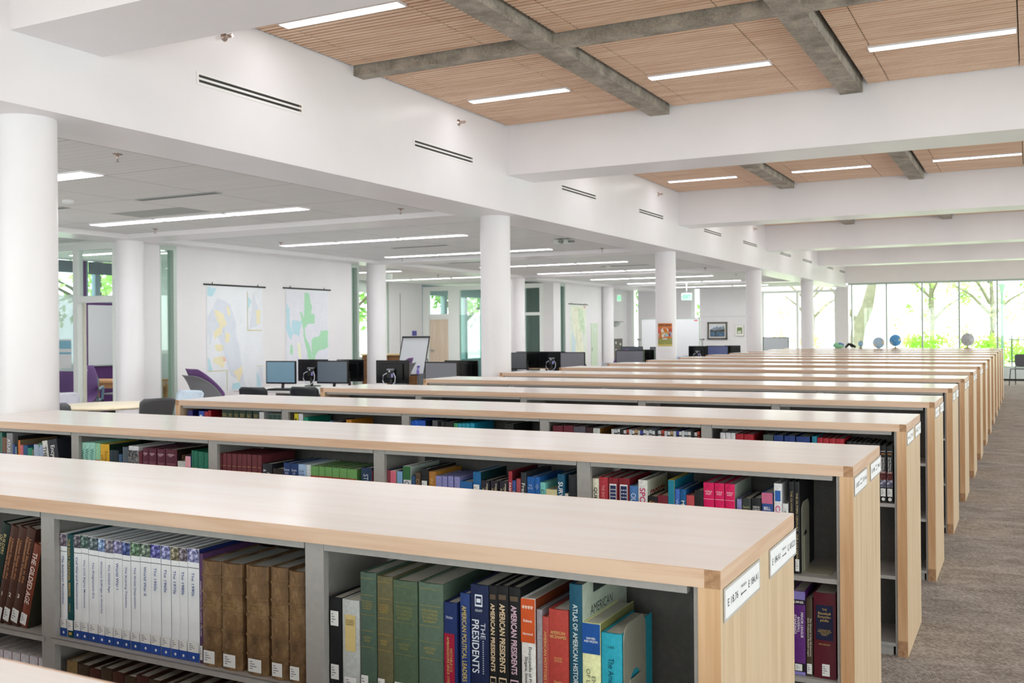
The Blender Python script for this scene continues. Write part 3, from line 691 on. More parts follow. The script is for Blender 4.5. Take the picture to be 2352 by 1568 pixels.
BOOKS = [
(1,0.708,-2.3472,-2.32,0.278,0,'#f4f5f9','The American Revolution','#3a4f92','tall white volume with navy foot, spine lettered "The American Revolution"',{'st': 'ey', 'ph': '#5a4d5e', 'cc': '#dfe2ea'}),
(1,0.708,-2.319,-2.294,0.278,0,'#0e4a4e','THE EARLY NATIONAL PERIOD','#d8b56a','tall dark teal volume lettered "The Early National Period" among the white set',{'st': 'teal'}),
(1,0.708,-2.293,-2.264,0.278,0,'#f4f5f9','Civil War and Reconstruction','#3a4f92','tall white volume with navy foot, spine lettered "Civil War and Reconstruction"',{'st': 'ey', 'ph': '#4a4752', 'cc': '#dfe2ea'}),
(1,0.708,-2.264,-2.236,0.28,0,'#f4f5f9','The Civil Rights Movement','#3a4f92','tall white volume with navy foot, spine lettered "The Civil Rights Movement"',{'st': 'ey', 'ph': '#3c5450', 'cc': '#dfe2ea'}),
(1,0.708,-2.235,-2.197,0.278,0,'#f4f5f9','The Progressive Era','#3a4f92','tall white volume with navy foot, spine lettered "The Progressive Era"',{'st': 'ey', 'ph': '#4d5a60', 'cc': '#dfe2ea'}),
(1,0.708,-2.197,-2.171,0.277,0,'#f4f5f9',"Women's Suffrage in America",'#3a4f92','tall white volume with navy foot, spine lettered "Women\'s Suffrage in America"',{'st': 'ey', 'ph': '#6f84b5', 'cc': '#dfe2ea'}),
(1,0.708,-2.171,-2.14,0.276,0,'#f4f5f9','The Gilded Age','#3a4f92','tall white volume with navy foot, spine lettered "The Gilded Age"',{'st': 'ey', 'ph': '#6b6675', 'cc': '#dfe2ea'}),
(1,0.708,-2.14,-2.108,0.278,0,'#f4f5f9','World War I','#3a4f92','tall white volume with navy foot, spine lettered "World War I"',{'st': 'ey', 'ph': '#6d6a90', 'cc': '#dfe2ea'}),
(1,0.708,-2.107,-2.078,0.276,0,'#f4f5f9','The Roaring Twenties','#3a4f92','tall white volume with navy foot, spine lettered "The Roaring Twenties"',{'st': 'ey', 'ph': '#34447a', 'cc': '#dfe2ea'}),
(1,0.708,-2.076,-2.043,0.278,0,'#f4f5f9','The Great Depression','#3a4f92','tall white volume with navy foot, spine lettered "The Great Depression"',{'st': 'ey', 'ph': '#4e6a55', 'cc': '#dfe2ea'}),
(1,0.708,-2.042,-2.003,0.279,0,'#f4f5f9','World War II','#3a4f92','tall white volume with navy foot, spine lettered "World War II"',{'st': 'ey', 'ph': '#5c6a60', 'cc': '#dfe2ea'}),
(1,0.708,-2.003,-1.969,0.28,0,'#f4f5f9','The 1950s','#3a4f92','tall white volume with navy foot, spine lettered "The 1950s"',{'st': 'ey', 'ph': '#4a4a8a', 'cc': '#dfe2ea'}),
(1,0.708,-1.967,-1.934,0.28,0,'#f4f5f9','The 1960s','#3a4f92','tall white volume with navy foot, spine lettered "The 1960s"',{'st': 'ey', 'ph': '#6d70a0', 'cc': '#dfe2ea'}),
(1,0.708,-1.932,-1.904,0.28,0,'#f4f5f9','The 1970s','#3a4f92','tall white volume with navy foot, spine lettered "The 1970s"',{'st': 'ey', 'ph': '#6a6350', 'cc': '#dfe2ea'}),
(1,0.708,-1.904,-1.876,0.281,0,'#f4f5f9','The 1980s','#3a4f92','tall white volume with navy foot, spine lettered "The 1980s"',{'st': 'ey', 'ph': '#5e5660', 'cc': '#dfe2ea'}),
(1,0.708,-1.875,-1.836,0.282,0,'#f4f5f9','The 1990s','#3a4f92','tall white volume with navy foot, spine lettered "The 1990s"',{'st': 'ey', 'ph': '#7a7aa8', 'cc': '#1d2c66'}),
(1,0.708,-1.835,-1.824,0.272,0,'#5b3a63','AMERICAN POLITICAL LEADERS 1789-2000','#e8e0ea','purple spine squeezed between the white set and the brown leather volumes',{'lab': 1}),
(1,0.708,-1.826,-1.763,0.258,1,'#7d5a34','','#e8e8e0','first of five worn brown leather volumes, counted from the white set',{'st': 'leather', 'lab': 1}),
(1,0.708,-1.762,-1.695,0.258,1,'#7d5a34','','#e8e8e0','second of five worn brown leather volumes, counted from the white set',{'st': 'leather', 'lab': 1}),
(1,0.708,-1.683,-1.613,0.26,1,'#7d5a34','','#e8e8e0','third of five worn brown leather volumes, counted from the white set',{'st': 'leather', 'lab': 1}),
(1,0.708,-1.606,-1.553,0.264,1,'#7d5a34','','#e8e8e0','fourth of five worn brown leather volumes, counted from the white set',{'st': 'leather', 'lab': 1}),
(1,0.708,-1.551,-1.503,0.26,1,'#7d5a34','','#e8e8e0','fifth of five worn brown leather volumes, counted from the white set',{'st': 'leather', 'lab': 1}),
(1,0.708,-1.4332,-1.398,0.211,0,'#17171a','','#fff','black binder with two white labels beside the grey post',{'st': 'binder', 'lab': 1}),
(1,0.708,-1.396,-1.348,0.211,0,'#c3c6c4','','#fff','pale grey cloth volume with a yellowed paper label',{'st': 'ylabel', 'lab': 1}),
(1,0.708,-1.345,-1.301,0.278,0,'#4e6355','THE NATIONAL|CYCLOPAEDIA|OF AMERICAN|BIOGRAPHY','#a8924e','first green cloth biography volume, darkest, beside the pale grey volume',{'st': 'cyc', 'lab': 1}),
(1,0.708,-1.299,-1.257,0.274,0,'#6b6648','THE NATIONAL|CYCLOPAEDIA|OF AMERICAN|BIOGRAPHY','#b89a4c','olive brown cloth biography volume between two green ones',{'st': 'cyc', 'lab': 1}),
(1,0.708,-1.256,-1.192,0.27,0,'#52654f','THE NATIONAL|CYCLOPAEDIA|OF AMERICAN|BIOGRAPHY','#8f8a4e','wide green cloth biography volume right of the olive one',{'st': 'cyc', 'lab': 1}),
(1,0.708,-1.189,-1.126,0.272,0,'#5d7161','THE NATIONAL|CYCLOPAEDIA|OF AMERICAN|BIOGRAPHY','#b0a055','wide green cloth biography volume next to the small navy one',{'st': 'cyc', 'lab': 1}),
(1,0.708,-1.125,-1.092,0.236,0,'#1c2f66','NOTABLE U.S.|AMBASSADORS SINCE 1775','#d0c070','navy volume with a red title panel',{'st': 'panel'}),
(1,0.708,-1.084,-1.06,0.26,0,'#27407c','AMERICAN POLITICAL LEADERS','#d2b968','blue volume with large gold letters "American Political Leaders"',{'big': 1}),
(1,0.708,-1.058,-1.014,0.282,0,'#14224a','THE|PRESIDENTS','#dfe4ee','navy volume lettered "The Presidents" with a white emblem',{'st': 'pres'}),
(1,0.708,-1.013,-0.993,0.284,0,'#151417','AMERICAN PRESIDENTS','#e3c9a6','first of three black "American Presidents" volumes, nearest the navy one',{'st': 'yby', 'big': 1}),
(1,0.708,-0.993,-0.967,0.286,0,'#151417','AMERICAN PRESIDENTS','#e3c9a6','middle of three black "American Presidents" volumes',{'st': 'yby', 'big': 1}),
(1,0.708,-0.966,-0.939,0.286,0,'#151417','AMERICAN PRESIDENTS','#dcb8c8','third black "American Presidents" volume, beside the orange and white book',{'st': 'yby', 'big': 1}),
(1,0.708,-0.937,-0.904,0.267,0,'#e9e6e2','Encyclopedia of Presidential Campaigns,|Slogans, Issues, and Platforms','#222','white book with an orange top band of stars',{'st': 'orange', 'cc': '#7e3a1e'}),
(1,0.708,-0.902,-0.889,0.247,0,'#9a9298','VICE PRESIDENTS','#c8c2c6','grey book squeezed beside the orange and white one'),
(1,0.708,-0.889,-0.874,0.234,0,'#b54a42','AMERICAN MOTTOES AND SLOGANS','#e2bd74','thin red book lettered "American Mottoes and Slogans"'),
(1,0.708,-0.874,-0.83,0.252,0,'#b8433a','AMERICAN|NICKNAMES','#e0b070','thick red cloth book lettered "American Nicknames"',{'st': 'nick'}),
(1,0.708,-0.828,-0.799,0.308,0,'#0f5068','ATLAS OF AMERICAN HISTORY','#d8e2e4','tall teal atlas with a pale green front cover',{'st': 'atlas', 'cc': '#cfdccb'}),
(1,0.708,-0.8,-0.76,0.234,0,'#eef0b8','ENCYCLOPEDIA|OF LOCAL HISTORY','#5a6a50','pale yellow book with a blue top band',{'st': 'bluetop', 'cc': '#8a8a50'}),
(1,0.708,-0.759,-0.715,0.219,0,'#29a8bf','The American Counties','#0f3e50','turquoise book held by the metal bookend',{'st': 'kane'}),
(2,0.708,-4.8,-4.784,0.31,2,'#3e7a70','','#e8e8e0','green book at the edge of the picture'),
(2,0.708,-4.784,-4.748,0.286,2,'#7a5440','','#e8e8e0','brown and blue book beside the grey atlas',{'st': 'half', 'c2': '#2a3f8a'}),
(2,0.708,-4.748,-4.7,0.311,2,'#8f8d92','ATLAS OF THE','#e8e8e8','grey "Atlas of the" volume',{'big': 1}),
(2,0.708,-4.701,-4.68,0.252,2,'#274a86','','#e8e8e0','small blue book right of the grey atlas'),
(2,0.708,-4.679,-4.67,0.242,2,'#8aa0b0','','#e8e8e0','thin light blue book'),
(2,0.708,-4.669,-4.657,0.296,2,'#1c1a1c','','#e8e8e0','tall thin black book beside the orange one'),
(2,0.708,-4.656,-4.64,0.276,2,'#d8782a','','#e8e8e0','thin orange book with a beige patterned cover',{'cc': '#8a7a5c'}),
(2,0.708,-4.64,-4.617,0.252,2,'#d06878','','#e8e8e0','pink book beside the orange one'),
(2,0.708,-4.616,-4.581,0.252,2,'#245a86','','#e8e8e0','blue book with a yellow dot',{'st': 'dot'}),
(2,0.708,-4.581,-4.547,0.24,2,'#2f8f74','','#e8e8e0','small green book right of the yellow dot'),
(2,0.708,-4.547,-4.535,0.233,2,'#7d7a6a','','#e8e8e0','thin grey book beside the small green one'),
(2,0.708,-4.534,-4.496,0.26,2,'#a8b8d0','','#e8e8e0','light blue book with a dark photo band, left of its pair',{'st': 'half', 'c2': '#5c5f86'}),
(2,0.708,-4.495,-4.461,0.26,2,'#9fb0cc','','#e8e8e0','light blue book with a dark photo band, right of its pair',{'st': 'half', 'c2': '#54587e'}),
(2,0.708,-4.456,-4.43,0.27,2,'#3b7a4a','','#e8e8e0','green book leaning on the white one',{'lean': -9}),
(2,0.708,-4.427,-4.389,0.282,2,'#e6e6e2','THE','#222','white book leaning between the green and the navy ones',{'lean': -9, 'big': 1}),
(2,0.708,-4.385,-4.316,0.288,2,'#2a2d38','Encyclopedia','#e8e8e8','charcoal book lettered "Encyclop" leaning left in the second bookcase',{'lean': -9, 'big': 1}),
(2,0.708,-4.1752,-4.152,0.286,2,'#a5dccb','World Book','#3a7a78','first of three mint green volumes, beside the post',{'big': 1}),
(2,0.708,-4.151,-4.116,0.287,2,'#a5dccb','World Book','#3a7a78','middle of three mint green volumes',{'big': 1}),
(2,0.708,-4.115,-4.08,0.288,2,'#a5dccb','World Book','#3a7a78','third mint green volume, beside the red and green one',{'big': 1}),
(2,0.708,-4.078,-4.043,0.286,2,'#9fd6ae','','#e8e8e0','mint volume with a brick red lower half',{'st': 'half', 'c2': '#b85a50', 'cc': '#6fae5a'}),
(2,0.708,-4.042,-3.98,0.284,2,'#e8b52a','Science|of A','#a8781a','yellow book with a dark cover beside the mint set',{'cc': '#20382a', 'big': 1}),
(2,0.708,-3.979,-3.951,0.258,2,'#263642','','#e8e8e0','dark slate book right of the yellow one'),
(2,0.708,-3.95,-3.916,0.258,2,'#1f2c36','','#e8e8e0','second dark slate book right of the yellow one'),
(2,0.708,-3.915,-3.892,0.24,2,'#3a5f80','','#e8e8e0','small blue book between the dark ones'),
(2,0.708,-3.889,-3.85,0.277,2,'#55606a','','#e8e8e0','grey book left of the black and white photo book'),
(2,0.708,-3.847,-3.78,0.284,2,'#e4e2e6','','#e8e8e0','white book with a black tree photo on the spine',{'st': 'photo'}),
(2,0.708,-3.779,-3.757,0.262,2,'#6a2436','','#e8e8e0','thin maroon book beside the photo book'),
(2,0.708,-3.752,-3.712,0.279,2,'#5c1f36','ENC','#d8a8b0','first of four maroon encyclopedias',{'st': 'mar'}),
(2,0.708,-3.71,-3.663,0.279,2,'#5c1f36','ENC','#d8a8b0','second of four maroon encyclopedias',{'st': 'mar'}),
(2,0.708,-3.657,-3.605,0.278,2,'#5c1f36','ENC','#d8a8b0','third of four maroon encyclopedias',{'st': 'mar'}),
(2,0.708,-3.601,-3.529,0.28,2,'#5a1e34','ENC','#d8a8b0','fourth maroon encyclopedia, with a horse picture on its cover',{'st': 'mar', 'cc': '#2a1a12', 'cpic': 1}),
(2,0.708,-3.526,-3.477,0.228,2,'#c8c8c4','','#e8e8e0','small grey book below the horse picture'),
(2,0.708,-3.474,-3.44,0.254,2,'#2b3f95','JZ','#e8e0f0','blue book with a pink top marked JZ',{'st': 'top', 'c2': '#e8a8b0'}),
(2,0.708,-3.438,-3.425,0.282,2,'#1f6f58','','#e8e8e0','first thin green volume before the post',{'st': 'gold'}),
(2,0.708,-3.424,-3.398,0.28,2,'#21735c','','#e8e8e0','second green volume before the post',{'st': 'gold'}),
(2,0.708,-3.396,-3.361,0.278,2,'#21735c','','#e8e8e0','third green volume before the post',{'st': 'gold'}),
(2,0.708,-3.359,-3.334,0.276,2,'#21735c','','#e8e8e0','fourth green volume, touching the post',{'st': 'gold'}),
(2,0.708,-3.2612,-3.252,0.277,2,'#6c2c34','','#c89a60','first of nine dull red volumes in a row from the post',{'st': 'goldlow'}),
(2,0.708,-3.248,-3.224,0.278,2,'#6c2c34','','#c89a60','second of nine dull red volumes in a row from the post',{'st': 'goldlow'}),
(2,0.708,-3.222,-3.194,0.278,2,'#6c2c34','','#c89a60','third of nine dull red volumes in a row from the post',{'st': 'goldlow'}),
(2,0.708,-3.191,-3.162,0.278,2,'#6c2c34','','#c89a60','fourth of nine dull red volumes in a row from the post',{'st': 'goldlow'}),
(2,0.708,-3.159,-3.132,0.279,2,'#6c2c34','','#c89a60','fifth of nine dull red volumes in a row from the post',{'st': 'goldlow'}),
(2,0.708,-3.131,-3.104,0.279,2,'#6c2c34','','#c89a60','sixth of nine dull red volumes in a row from the post',{'st': 'goldlow'}),
(2,0.708,-3.102,-3.076,0.28,2,'#6c2c34','','#c89a60','seventh of nine dull red volumes in a row from the post',{'st': 'goldlow'}),
(2,0.708,-3.073,-3.043,0.28,2,'#6c2c34','','#c89a60','eighth of nine dull red volumes in a row from the post',{'st': 'goldlow'}),
(2,0.708,-3.041,-3.017,0.28,2,'#6c2c34','','#c89a60','last of nine dull red volumes in a row from the post',{'st': 'goldlow'}),
(2,0.708,-3.013,-2.958,0.244,2,'#20262e','Atlas|& Indian','#dfe0e0','black book with a white edge right of the dull red row'),
(2,0.708,-2.953,-2.895,0.226,2,'#2a211e','','#e8e8e0','low dark brown book before the navy pair'),
(2,0.708,-2.893,-2.852,0.254,2,'#1d3a70','Grants|A-H','#c8d0e8','navy volume marked A-H',{'st': 'hz'}),
(2,0.708,-2.851,-2.812,0.254,2,'#1d3a70','Grants|I-Z','#c8d0e8','navy volume marked I-Z',{'st': 'hz'}),
(2,0.708,-2.811,-2.769,0.252,2,'#a9c4e6','Social|Studies','#3a4a80','pale blue volume beside the navy pair',{'st': 'hz'}),
(2,0.708,-2.768,-2.743,0.252,2,'#d5dde0','','#e8e8e0','pale grey spine before the green row'),
(2,0.708,-2.743,-2.702,0.248,2,'#6fa35c','','#e8e8e0','first of six green volumes with red title bands',{'st': 'redband'}),
(2,0.708,-2.7,-2.668,0.248,2,'#6fa35c','','#e8e8e0','second of six green volumes with red title bands',{'st': 'redband'}),
(2,0.708,-2.667,-2.631,0.248,2,'#6fa35c','','#e8e8e0','third of six green volumes with red title bands',{'st': 'redband'}),
(2,0.708,-2.629,-2.592,0.247,2,'#6fa35c','','#e8e8e0','fourth of six green volumes with red title bands',{'st': 'redband'}),
(2,0.708,-2.59,-2.553,0.247,2,'#6fa35c','','#e8e8e0','fifth of six green volumes with red title bands',{'st': 'redband'}),
(2,0.708,-2.551,-2.5,0.246,2,'#6fa35c','','#e8e8e0','sixth of six green volumes with red title bands',{'st': 'redband'}),
(2,0.708,-2.478,-2.425,0.256,2,'#203a58','STORY','#b8c4d4','navy book lettered "Story" beside the post',{'big': 1}),
(2,0.708,-2.425,-2.419,0.247,2,'#6a2030','','#e8e8e0','sliver of a maroon book against the post'),
(2,0.708,-2.3472,-2.332,0.253,2,'#2b3566','COUN','#c8c8d8','navy volume with a red band, first after the post',{'st': 'top', 'c2': '#93414a', 'big': 1}),
(2,0.708,-2.33,-2.302,0.252,2,'#e6dccb','COUN','#7a6a5a','cream volume with a pink band',{'st': 'top', 'c2': '#d8687f', 'big': 1}),
(2,0.708,-2.297,-2.27,0.252,2,'#24306a','COUN','#c0c8e0','navy volume with a light blue band',{'st': 'top', 'c2': '#7fa8d0', 'big': 1}),
(2,0.708,-2.268,-2.23,0.274,2,'#e8e8ea','COMPLETE','#3a4a60','tall white book with a dark green top',{'st': 'top', 'c2': '#2f6a3c', 'big': 1, 'cc': '#b9c8c0'}),
(2,0.708,-2.228,-2.21,0.236,2,'#2f567f','','#e8e8e0','small blue book beside the tall white one',{'st': 'gold'}),
(2,0.708,-2.209,-2.184,0.251,2,'#5a4636','CODE','#a88a60','worn brown book beside the small blue one',{'big': 1}),
(2,0.708,-2.181,-2.147,0.269,2,'#1d1d20','','#e8e8e0','black book with a white call label',{'st': 'hilabel'}),
(2,0.708,-2.145,-2.113,0.259,2,'#b07a36','IN','#e0b878','mustard brown book with a long mustard cover',{'cc': '#b8832c'}),
(2,0.708,-2.113,-2.084,0.243,2,'#8f90c8','The|Encyc','#474a86','first of four lavender blue volumes',{'big': 1}),
(2,0.708,-2.082,-2.059,0.244,2,'#8f90c8','The|Encyc','#474a86','second of four lavender blue volumes',{'big': 1}),
(2,0.708,-2.056,-2.031,0.246,2,'#8f90c8','The|Encyc','#474a86','third of four lavender blue volumes',{'big': 1}),
(2,0.708,-2.027,-2.001,0.245,2,'#8f90c8','The|Encyc','#474a86','fourth lavender blue volume, beside the low blue book',{'big': 1}),
(2,0.708,-2.0,-1.944,0.229,2,'#2769a8','','#e8e8e0','low wide blue book right of the lavender set'),
(2,0.708,-1.941,-1.905,0.269,2,'#1d6ba6','','#e8e8e0','blue book with a white call label on its spine',{'st': 'hilabel', 'cc': '#123f44'}),
(2,0.708,-1.904,-1.867,0.238,2,'#2b2733','GREEK|AND','#c8b890','first of three worn dark volumes with cream cracks',{'st': 'worn'}),
(2,0.708,-1.862,-1.828,0.24,2,'#2b2733','GREEK|AND','#c8b890','second of three worn dark volumes with cream cracks',{'st': 'worn'}),
(2,0.708,-1.824,-1.786,0.242,2,'#2b2733','GREEK|AND','#c8b890','third worn dark volume, beside the red Fashion book',{'st': 'worn'}),
(2,0.708,-1.784,-1.767,0.28,2,'#a8343e','FASHION','#f0e8e8','red book lettered "Fashion"',{'big': 1, 'cc': '#6a1f2c'}),
(2,0.708,-1.767,-1.752,0.246,2,'#3c5a9c','FOLK','#b8a878','blue book lettered "Folk"',{'big': 1}),
(2,0.708,-1.75,-1.731,0.254,2,'#b05058','','#e8e8e0','dusty red book beside the charcoal one'),
(2,0.708,-1.73,-1.706,0.279,2,'#34383f','Frances','#d8d8d8','charcoal book with white lettering left of the blue pair',{'big': 1}),
(2,0.708,-1.703,-1.671,0.264,2,'#1f63b0','THE|BOOK','#a8c0e0','left of two bright blue books',{'st': 'hz'}),
(2,0.708,-1.67,-1.649,0.266,2,'#1f63b0','THE|BOOK|OF','#a8c0e0','right of two bright blue books',{'st': 'hz'}),
(2,0.708,-1.648,-1.625,0.246,2,'#7fd0c8','COSTU','#3a6a68','mint book lettered "Costu"',{'big': 1}),
(2,0.708,-1.624,-1.578,0.222,2,'#ddd2a0','','#e8e8e0','low cream book between the mint and teal ones'),
(2,0.708,-1.576,-1.546,0.282,2,'#0d5678','SURVEY','#f0f4f4','teal book lettered "Survey"',{'big': 1}),
(2,0.708,-1.546,-1.532,0.211,2,'#d8d2c8','','#e8e8e0','low pale book beside the teal one'),
(2,0.708,-1.53,-1.496,0.282,2,'#26282d','','#e8e8e0','charcoal book against the post, right of the teal one'),
(2,0.708,-1.4332,-1.408,0.275,2,'#efe9d4','QUEST','#222','cream book lettered "Quest" beside the post',{'big': 1}),
(2,0.708,-1.407,-1.372,0.281,2,'#b93440','THE ENCYCLOPEDIA','#e8a0a0','red book lettered "The Encyclopedia"'),
(2,0.708,-1.37,-1.332,0.282,2,'#861a26','AME','#e8e0e0','first dark red book with a flag picture',{'st': 'flag'}),
(2,0.708,-1.33,-1.289,0.282,2,'#861a26','AME','#e8e0e0','second dark red book with a flag picture',{'st': 'flag'}),
(2,0.708,-1.288,-1.256,0.257,2,'#4b7ab5','OUTSTA','#c8d4e8','light blue book beside the flag books',{'big': 1}),
(2,0.708,-1.255,-1.22,0.28,2,'#e9e8e4','SPO','#c8286a','white book lettered "Spo" in red with a white cover',{'big': 1, 'cc': '#d5d8d0', 'ct': 'SPORTS'}),
(2,0.708,-1.22,-1.183,0.224,2,'#1c191b','Di|in','#d0884a','low black book with orange letters',{'st': 'hz'}),
(2,0.708,-1.182,-1.143,0.23,2,'#7a2030','','#e8e8e0','low maroon book with a small figure on it',{'st': 'dot2'}),
(2,0.708,-1.142,-1.119,0.287,2,'#e8d44a','SP','#b89a20','yellow book with a teal top and teal cover',{'st': 'top2', 'c2': '#14809c', 'cc': '#0f7a96', 'big': 1}),
(2,0.708,-1.118,-1.1,0.256,2,'#3f6cc0','WINNERS','#a8c0f0','bright blue book left of the teal cover',{'big': 1}),
(2,0.708,-1.099,-1.077,0.257,2,'#0f5a94','Maverick','#e0e8f0','deep blue book beside the bright blue one',{'big': 1}),
(2,0.708,-1.076,-1.047,0.237,2,'#c04a52','THE NEW|SPOR','#f0d0d0','coral red book before the black and pink one',{'big': 1}),
(2,0.708,-1.046,-1.015,0.257,2,'#1e1a1d','Encyclop|and Spo','#e04a90','black book with pink letters',{'big': 1}),
(2,0.708,-1.014,-0.976,0.286,2,'#e0125e','INTERNA|ENCYCL','#f8d0e0','first of three hot pink encyclopedias',{'st': 'pink'}),
(2,0.708,-0.974,-0.94,0.286,2,'#e0125e','INTERNA|ENCYCL','#f8d0e0','second of three hot pink encyclopedias',{'st': 'pink'}),
(2,0.708,-0.938,-0.903,0.286,2,'#e0125e','INTERNA|ENCYCL','#f8d0e0','third hot pink encyclopedia, with a pale cover',{'st': 'pink', 'cc': '#a9b2a6'}),
(2,0.708,-0.897,-0.88,0.236,2,'#8f8cc0','SPORT','#4a4a80','lilac book right of the hot pink set'),
(2,0.708,-0.879,-0.848,0.24,2,'#333a36','Sports|&','#a8a070','dark green grey book beside the lilac one',{'st': 'hz'}),
(2,0.708,-0.846,-0.813,0.243,2,'#1f2022','VISION|TABLES','#d8d8d8','low black book left of the book lettered "Bell"',{'st': 'hz'}),
(2,0.708,-0.811,-0.773,0.265,2,'#2d4f90','ENC|INTE','#e8e8f0','blue book lettered "Bell" with pink edges',{'st': 'bell', 'big': 1}),
(2,0.708,-0.77,-0.743,0.298,2,'#e9e8ea','Chron','#d0287a','white book lettered "Chron" in pink',{'st': 'chron', 'big': 1}),
(2,0.708,-0.742,-0.722,0.232,2,'#d9dada','WIND','#444','low white book beside the black pair'),
(2,0.708,-0.72,-0.703,0.307,2,'#15141a','THE OLYMPIC CENTURY','#b8a470','left of the two black "Olympic Century" volumes'),
(2,0.708,-0.702,-0.685,0.308,2,'#15141a','THE OLYMPIC CENTURY   THE II OLYMPIAD','#c8b480','right black "Olympic Century" volume, against the bookend',{'lab': 1}),
(2,0.372,-0.712,-0.669,0.279,3,'#5f2478','MINOR LEAGUE|BASEBALL|STANDINGS','#efe8f4','purple book lettered "Minor League Baseball Standings"',{'st': 'sumner', 'lab': 1}),
(2,0.372,-0.667,-0.646,0.259,3,'#4b3d2c','The Women of the All-American|Girls Professional Baseball League','#e8e0d0','thin brown book between the purple and maroon ones',{'lab': 1}),
(2,0.372,-0.643,-0.571,0.281,3,'#5a0f22','','#c8a860','thick maroon baseball encyclopedia with a navy title panel',{'st': 'base', 'lab': 1}),
(3,0.708,-5.064,-5.017,0.304,4,'#2c1f6e','','#e8e8e0','violet book at the left end',{'cc': '#1e1450', 'st': 'half', 'c2': '#7a2a90'}),
(3,0.708,-4.961,-4.913,0.302,4,'#2f52b0','','#e8e8e0','blue book with a white mark',{'st': 'dotw'}),
(3,0.708,-4.911,-4.876,0.3,4,'#a83040','','#e8e8e0','low red book before the wide red one'),
(3,0.708,-4.874,-4.851,0.309,4,'#a01820','','#e8e8e0','red book with a long red cover',{'cc': '#8a1018'}),
(3,0.708,-4.753,-4.7,0.318,4,'#263a30','','#b8a860','first of six dark green volumes with gold lettering',{'st': 'goldtop'}),
(3,0.708,-4.699,-4.655,0.318,4,'#263a30','','#b8a860','second of six dark green volumes with gold lettering',{'st': 'goldtop'}),
(3,0.708,-4.65,-4.603,0.317,4,'#263a30','','#b8a860','third of six dark green volumes with gold lettering',{'st': 'goldtop'}),
(3,0.708,-4.6,-4.548,0.318,4,'#263a30','','#b8a860','fourth of six dark green volumes with gold lettering',{'st': 'goldtop'}),
(3,0.708,-4.542,-4.492,0.317,4,'#263a30','','#b8a860','fifth of six dark green volumes with gold lettering',{'st': 'goldtop'}),
(3,0.708,-4.484,-4.434,0.318,4,'#263a30','','#b8a860','sixth of six dark green volumes with gold lettering',{'st': 'goldtop'}),
(3,0.708,-4.432,-4.392,0.312,4,'#d8d8da','','#e8e8e0','white book right of the dark green row',{'cc': '#b0b4b4'}),
(3,0.708,-4.352,-4.317,0.299,4,'#e2e4e2','','#e8e8e0','first white volume with a green top',{'st': 'top', 'c2': '#24463c'}),
(3,0.708,-4.315,-4.283,0.3,4,'#e2e4e2','','#e8e8e0','second white volume with a green top',{'st': 'top', 'c2': '#24463c'}),
(3,0.708,-4.281,-4.247,0.299,4,'#e2e4e2','','#e8e8e0','third white volume with a green top, against the post',{'st': 'top', 'c2': '#24463c'}),
(3,0.708,-4.143,-4.112,0.311,4,'#d8c81a','','#e8e8e0','yellow book with a dark stripe',{'st': 'stripe'}),
(3,0.708,-4.109,-4.073,0.311,4,'#dedbe2','','#e8e8e0','white book with a pale grey cover',{'cc': '#a8b0a6'}),
(3,0.708,-4.071,-4.031,0.288,4,'#159070','','#e8e8e0','sea green book with a dark cover',{'cc': '#14806a'}),
(3,0.708,-3.863,-3.841,0.274,4,'#3a6a9a','','#e8e8e0','small blue book left of the orange one'),
(3,0.708,-3.839,-3.773,0.277,4,'#241f22','','#e8e8e0','black book left of the orange one'),
(3,0.708,-3.737,-3.696,0.285,4,'#b87a18','','#e8e8e0','orange brown book on the nearly empty shelf',{'cc': '#a86a10'}),
(3,0.708,-3.2612,-3.242,0.295,4,'#1f5fd0','','#e8e8e0','first of three bright blue volumes'),
(3,0.708,-3.24,-3.208,0.298,4,'#1f5fd0','','#e8e8e0','second of three bright blue volumes'),
(3,0.708,-3.206,-3.16,0.298,4,'#1f55c0','','#e8e8e0','third bright blue volume, widest',{'cc': '#223050'}),
(3,0.708,-3.112,-3.077,0.302,4,'#5a5a60','','#e8e8e0','grey book right of the bright blue set'),
(3,0.708,-3.053,-3.029,0.297,4,'#20201f','','#e8e8e0','first of two black books beside the green one'),
(3,0.708,-3.026,-2.968,0.298,4,'#1c1d1e','','#e8e8e0','second of two black books beside the green one'),
(3,0.708,-2.965,-2.94,0.291,4,'#4aa070','','#e8e8e0','small green book beside the aqua set'),
(3,0.708,-2.939,-2.913,0.29,4,'#2aa0b8','','#e8e8e0','first aqua book',{'st': 'dotw'}),
(3,0.708,-2.911,-2.888,0.291,4,'#2aa0b8','','#e8e8e0','second aqua book',{'st': 'dotw'}),
(3,0.708,-2.886,-2.859,0.292,4,'#2aa0b8','','#e8e8e0','third aqua book',{'st': 'dotw'}),
(3,0.708,-2.856,-2.828,0.294,4,'#1a98b8','','#e8e8e0','fourth aqua book with a long cyan cover',{'cc': '#128fb4'}),
(3,0.708,-2.631,-2.575,0.299,4,'#1a1c1b','WORLD','#b0a070','black volume with gold lines standing alone',{'st': 'gold'}),
(3,0.708,-2.331,-2.271,0.299,4,'#6a1a2c','','#e8e8e0','first of two dark red volumes after the post'),
(3,0.708,-2.266,-2.208,0.302,4,'#6a1a2c','','#e8e8e0','second of two dark red volumes after the post'),
(3,0.708,-2.206,-2.136,0.299,4,'#5a5560','','#e8e8e0','purple grey volume beside the dark red pair'),
(3,0.708,-2.133,-2.094,0.296,4,'#3f1f24','','#e8e8e0','brown red volume beside the purple grey one'),
(3,0.708,-2.091,-2.051,0.294,4,'#cdd2cc','','#e8e8e0','white book with an orange brown cover',{'cc': '#8a5a18'}),
(3,0.708,-1.986,-1.971,0.293,4,'#d8dadc','','#e8e8e0','@slim0',{'st': '', 'n': 30}),
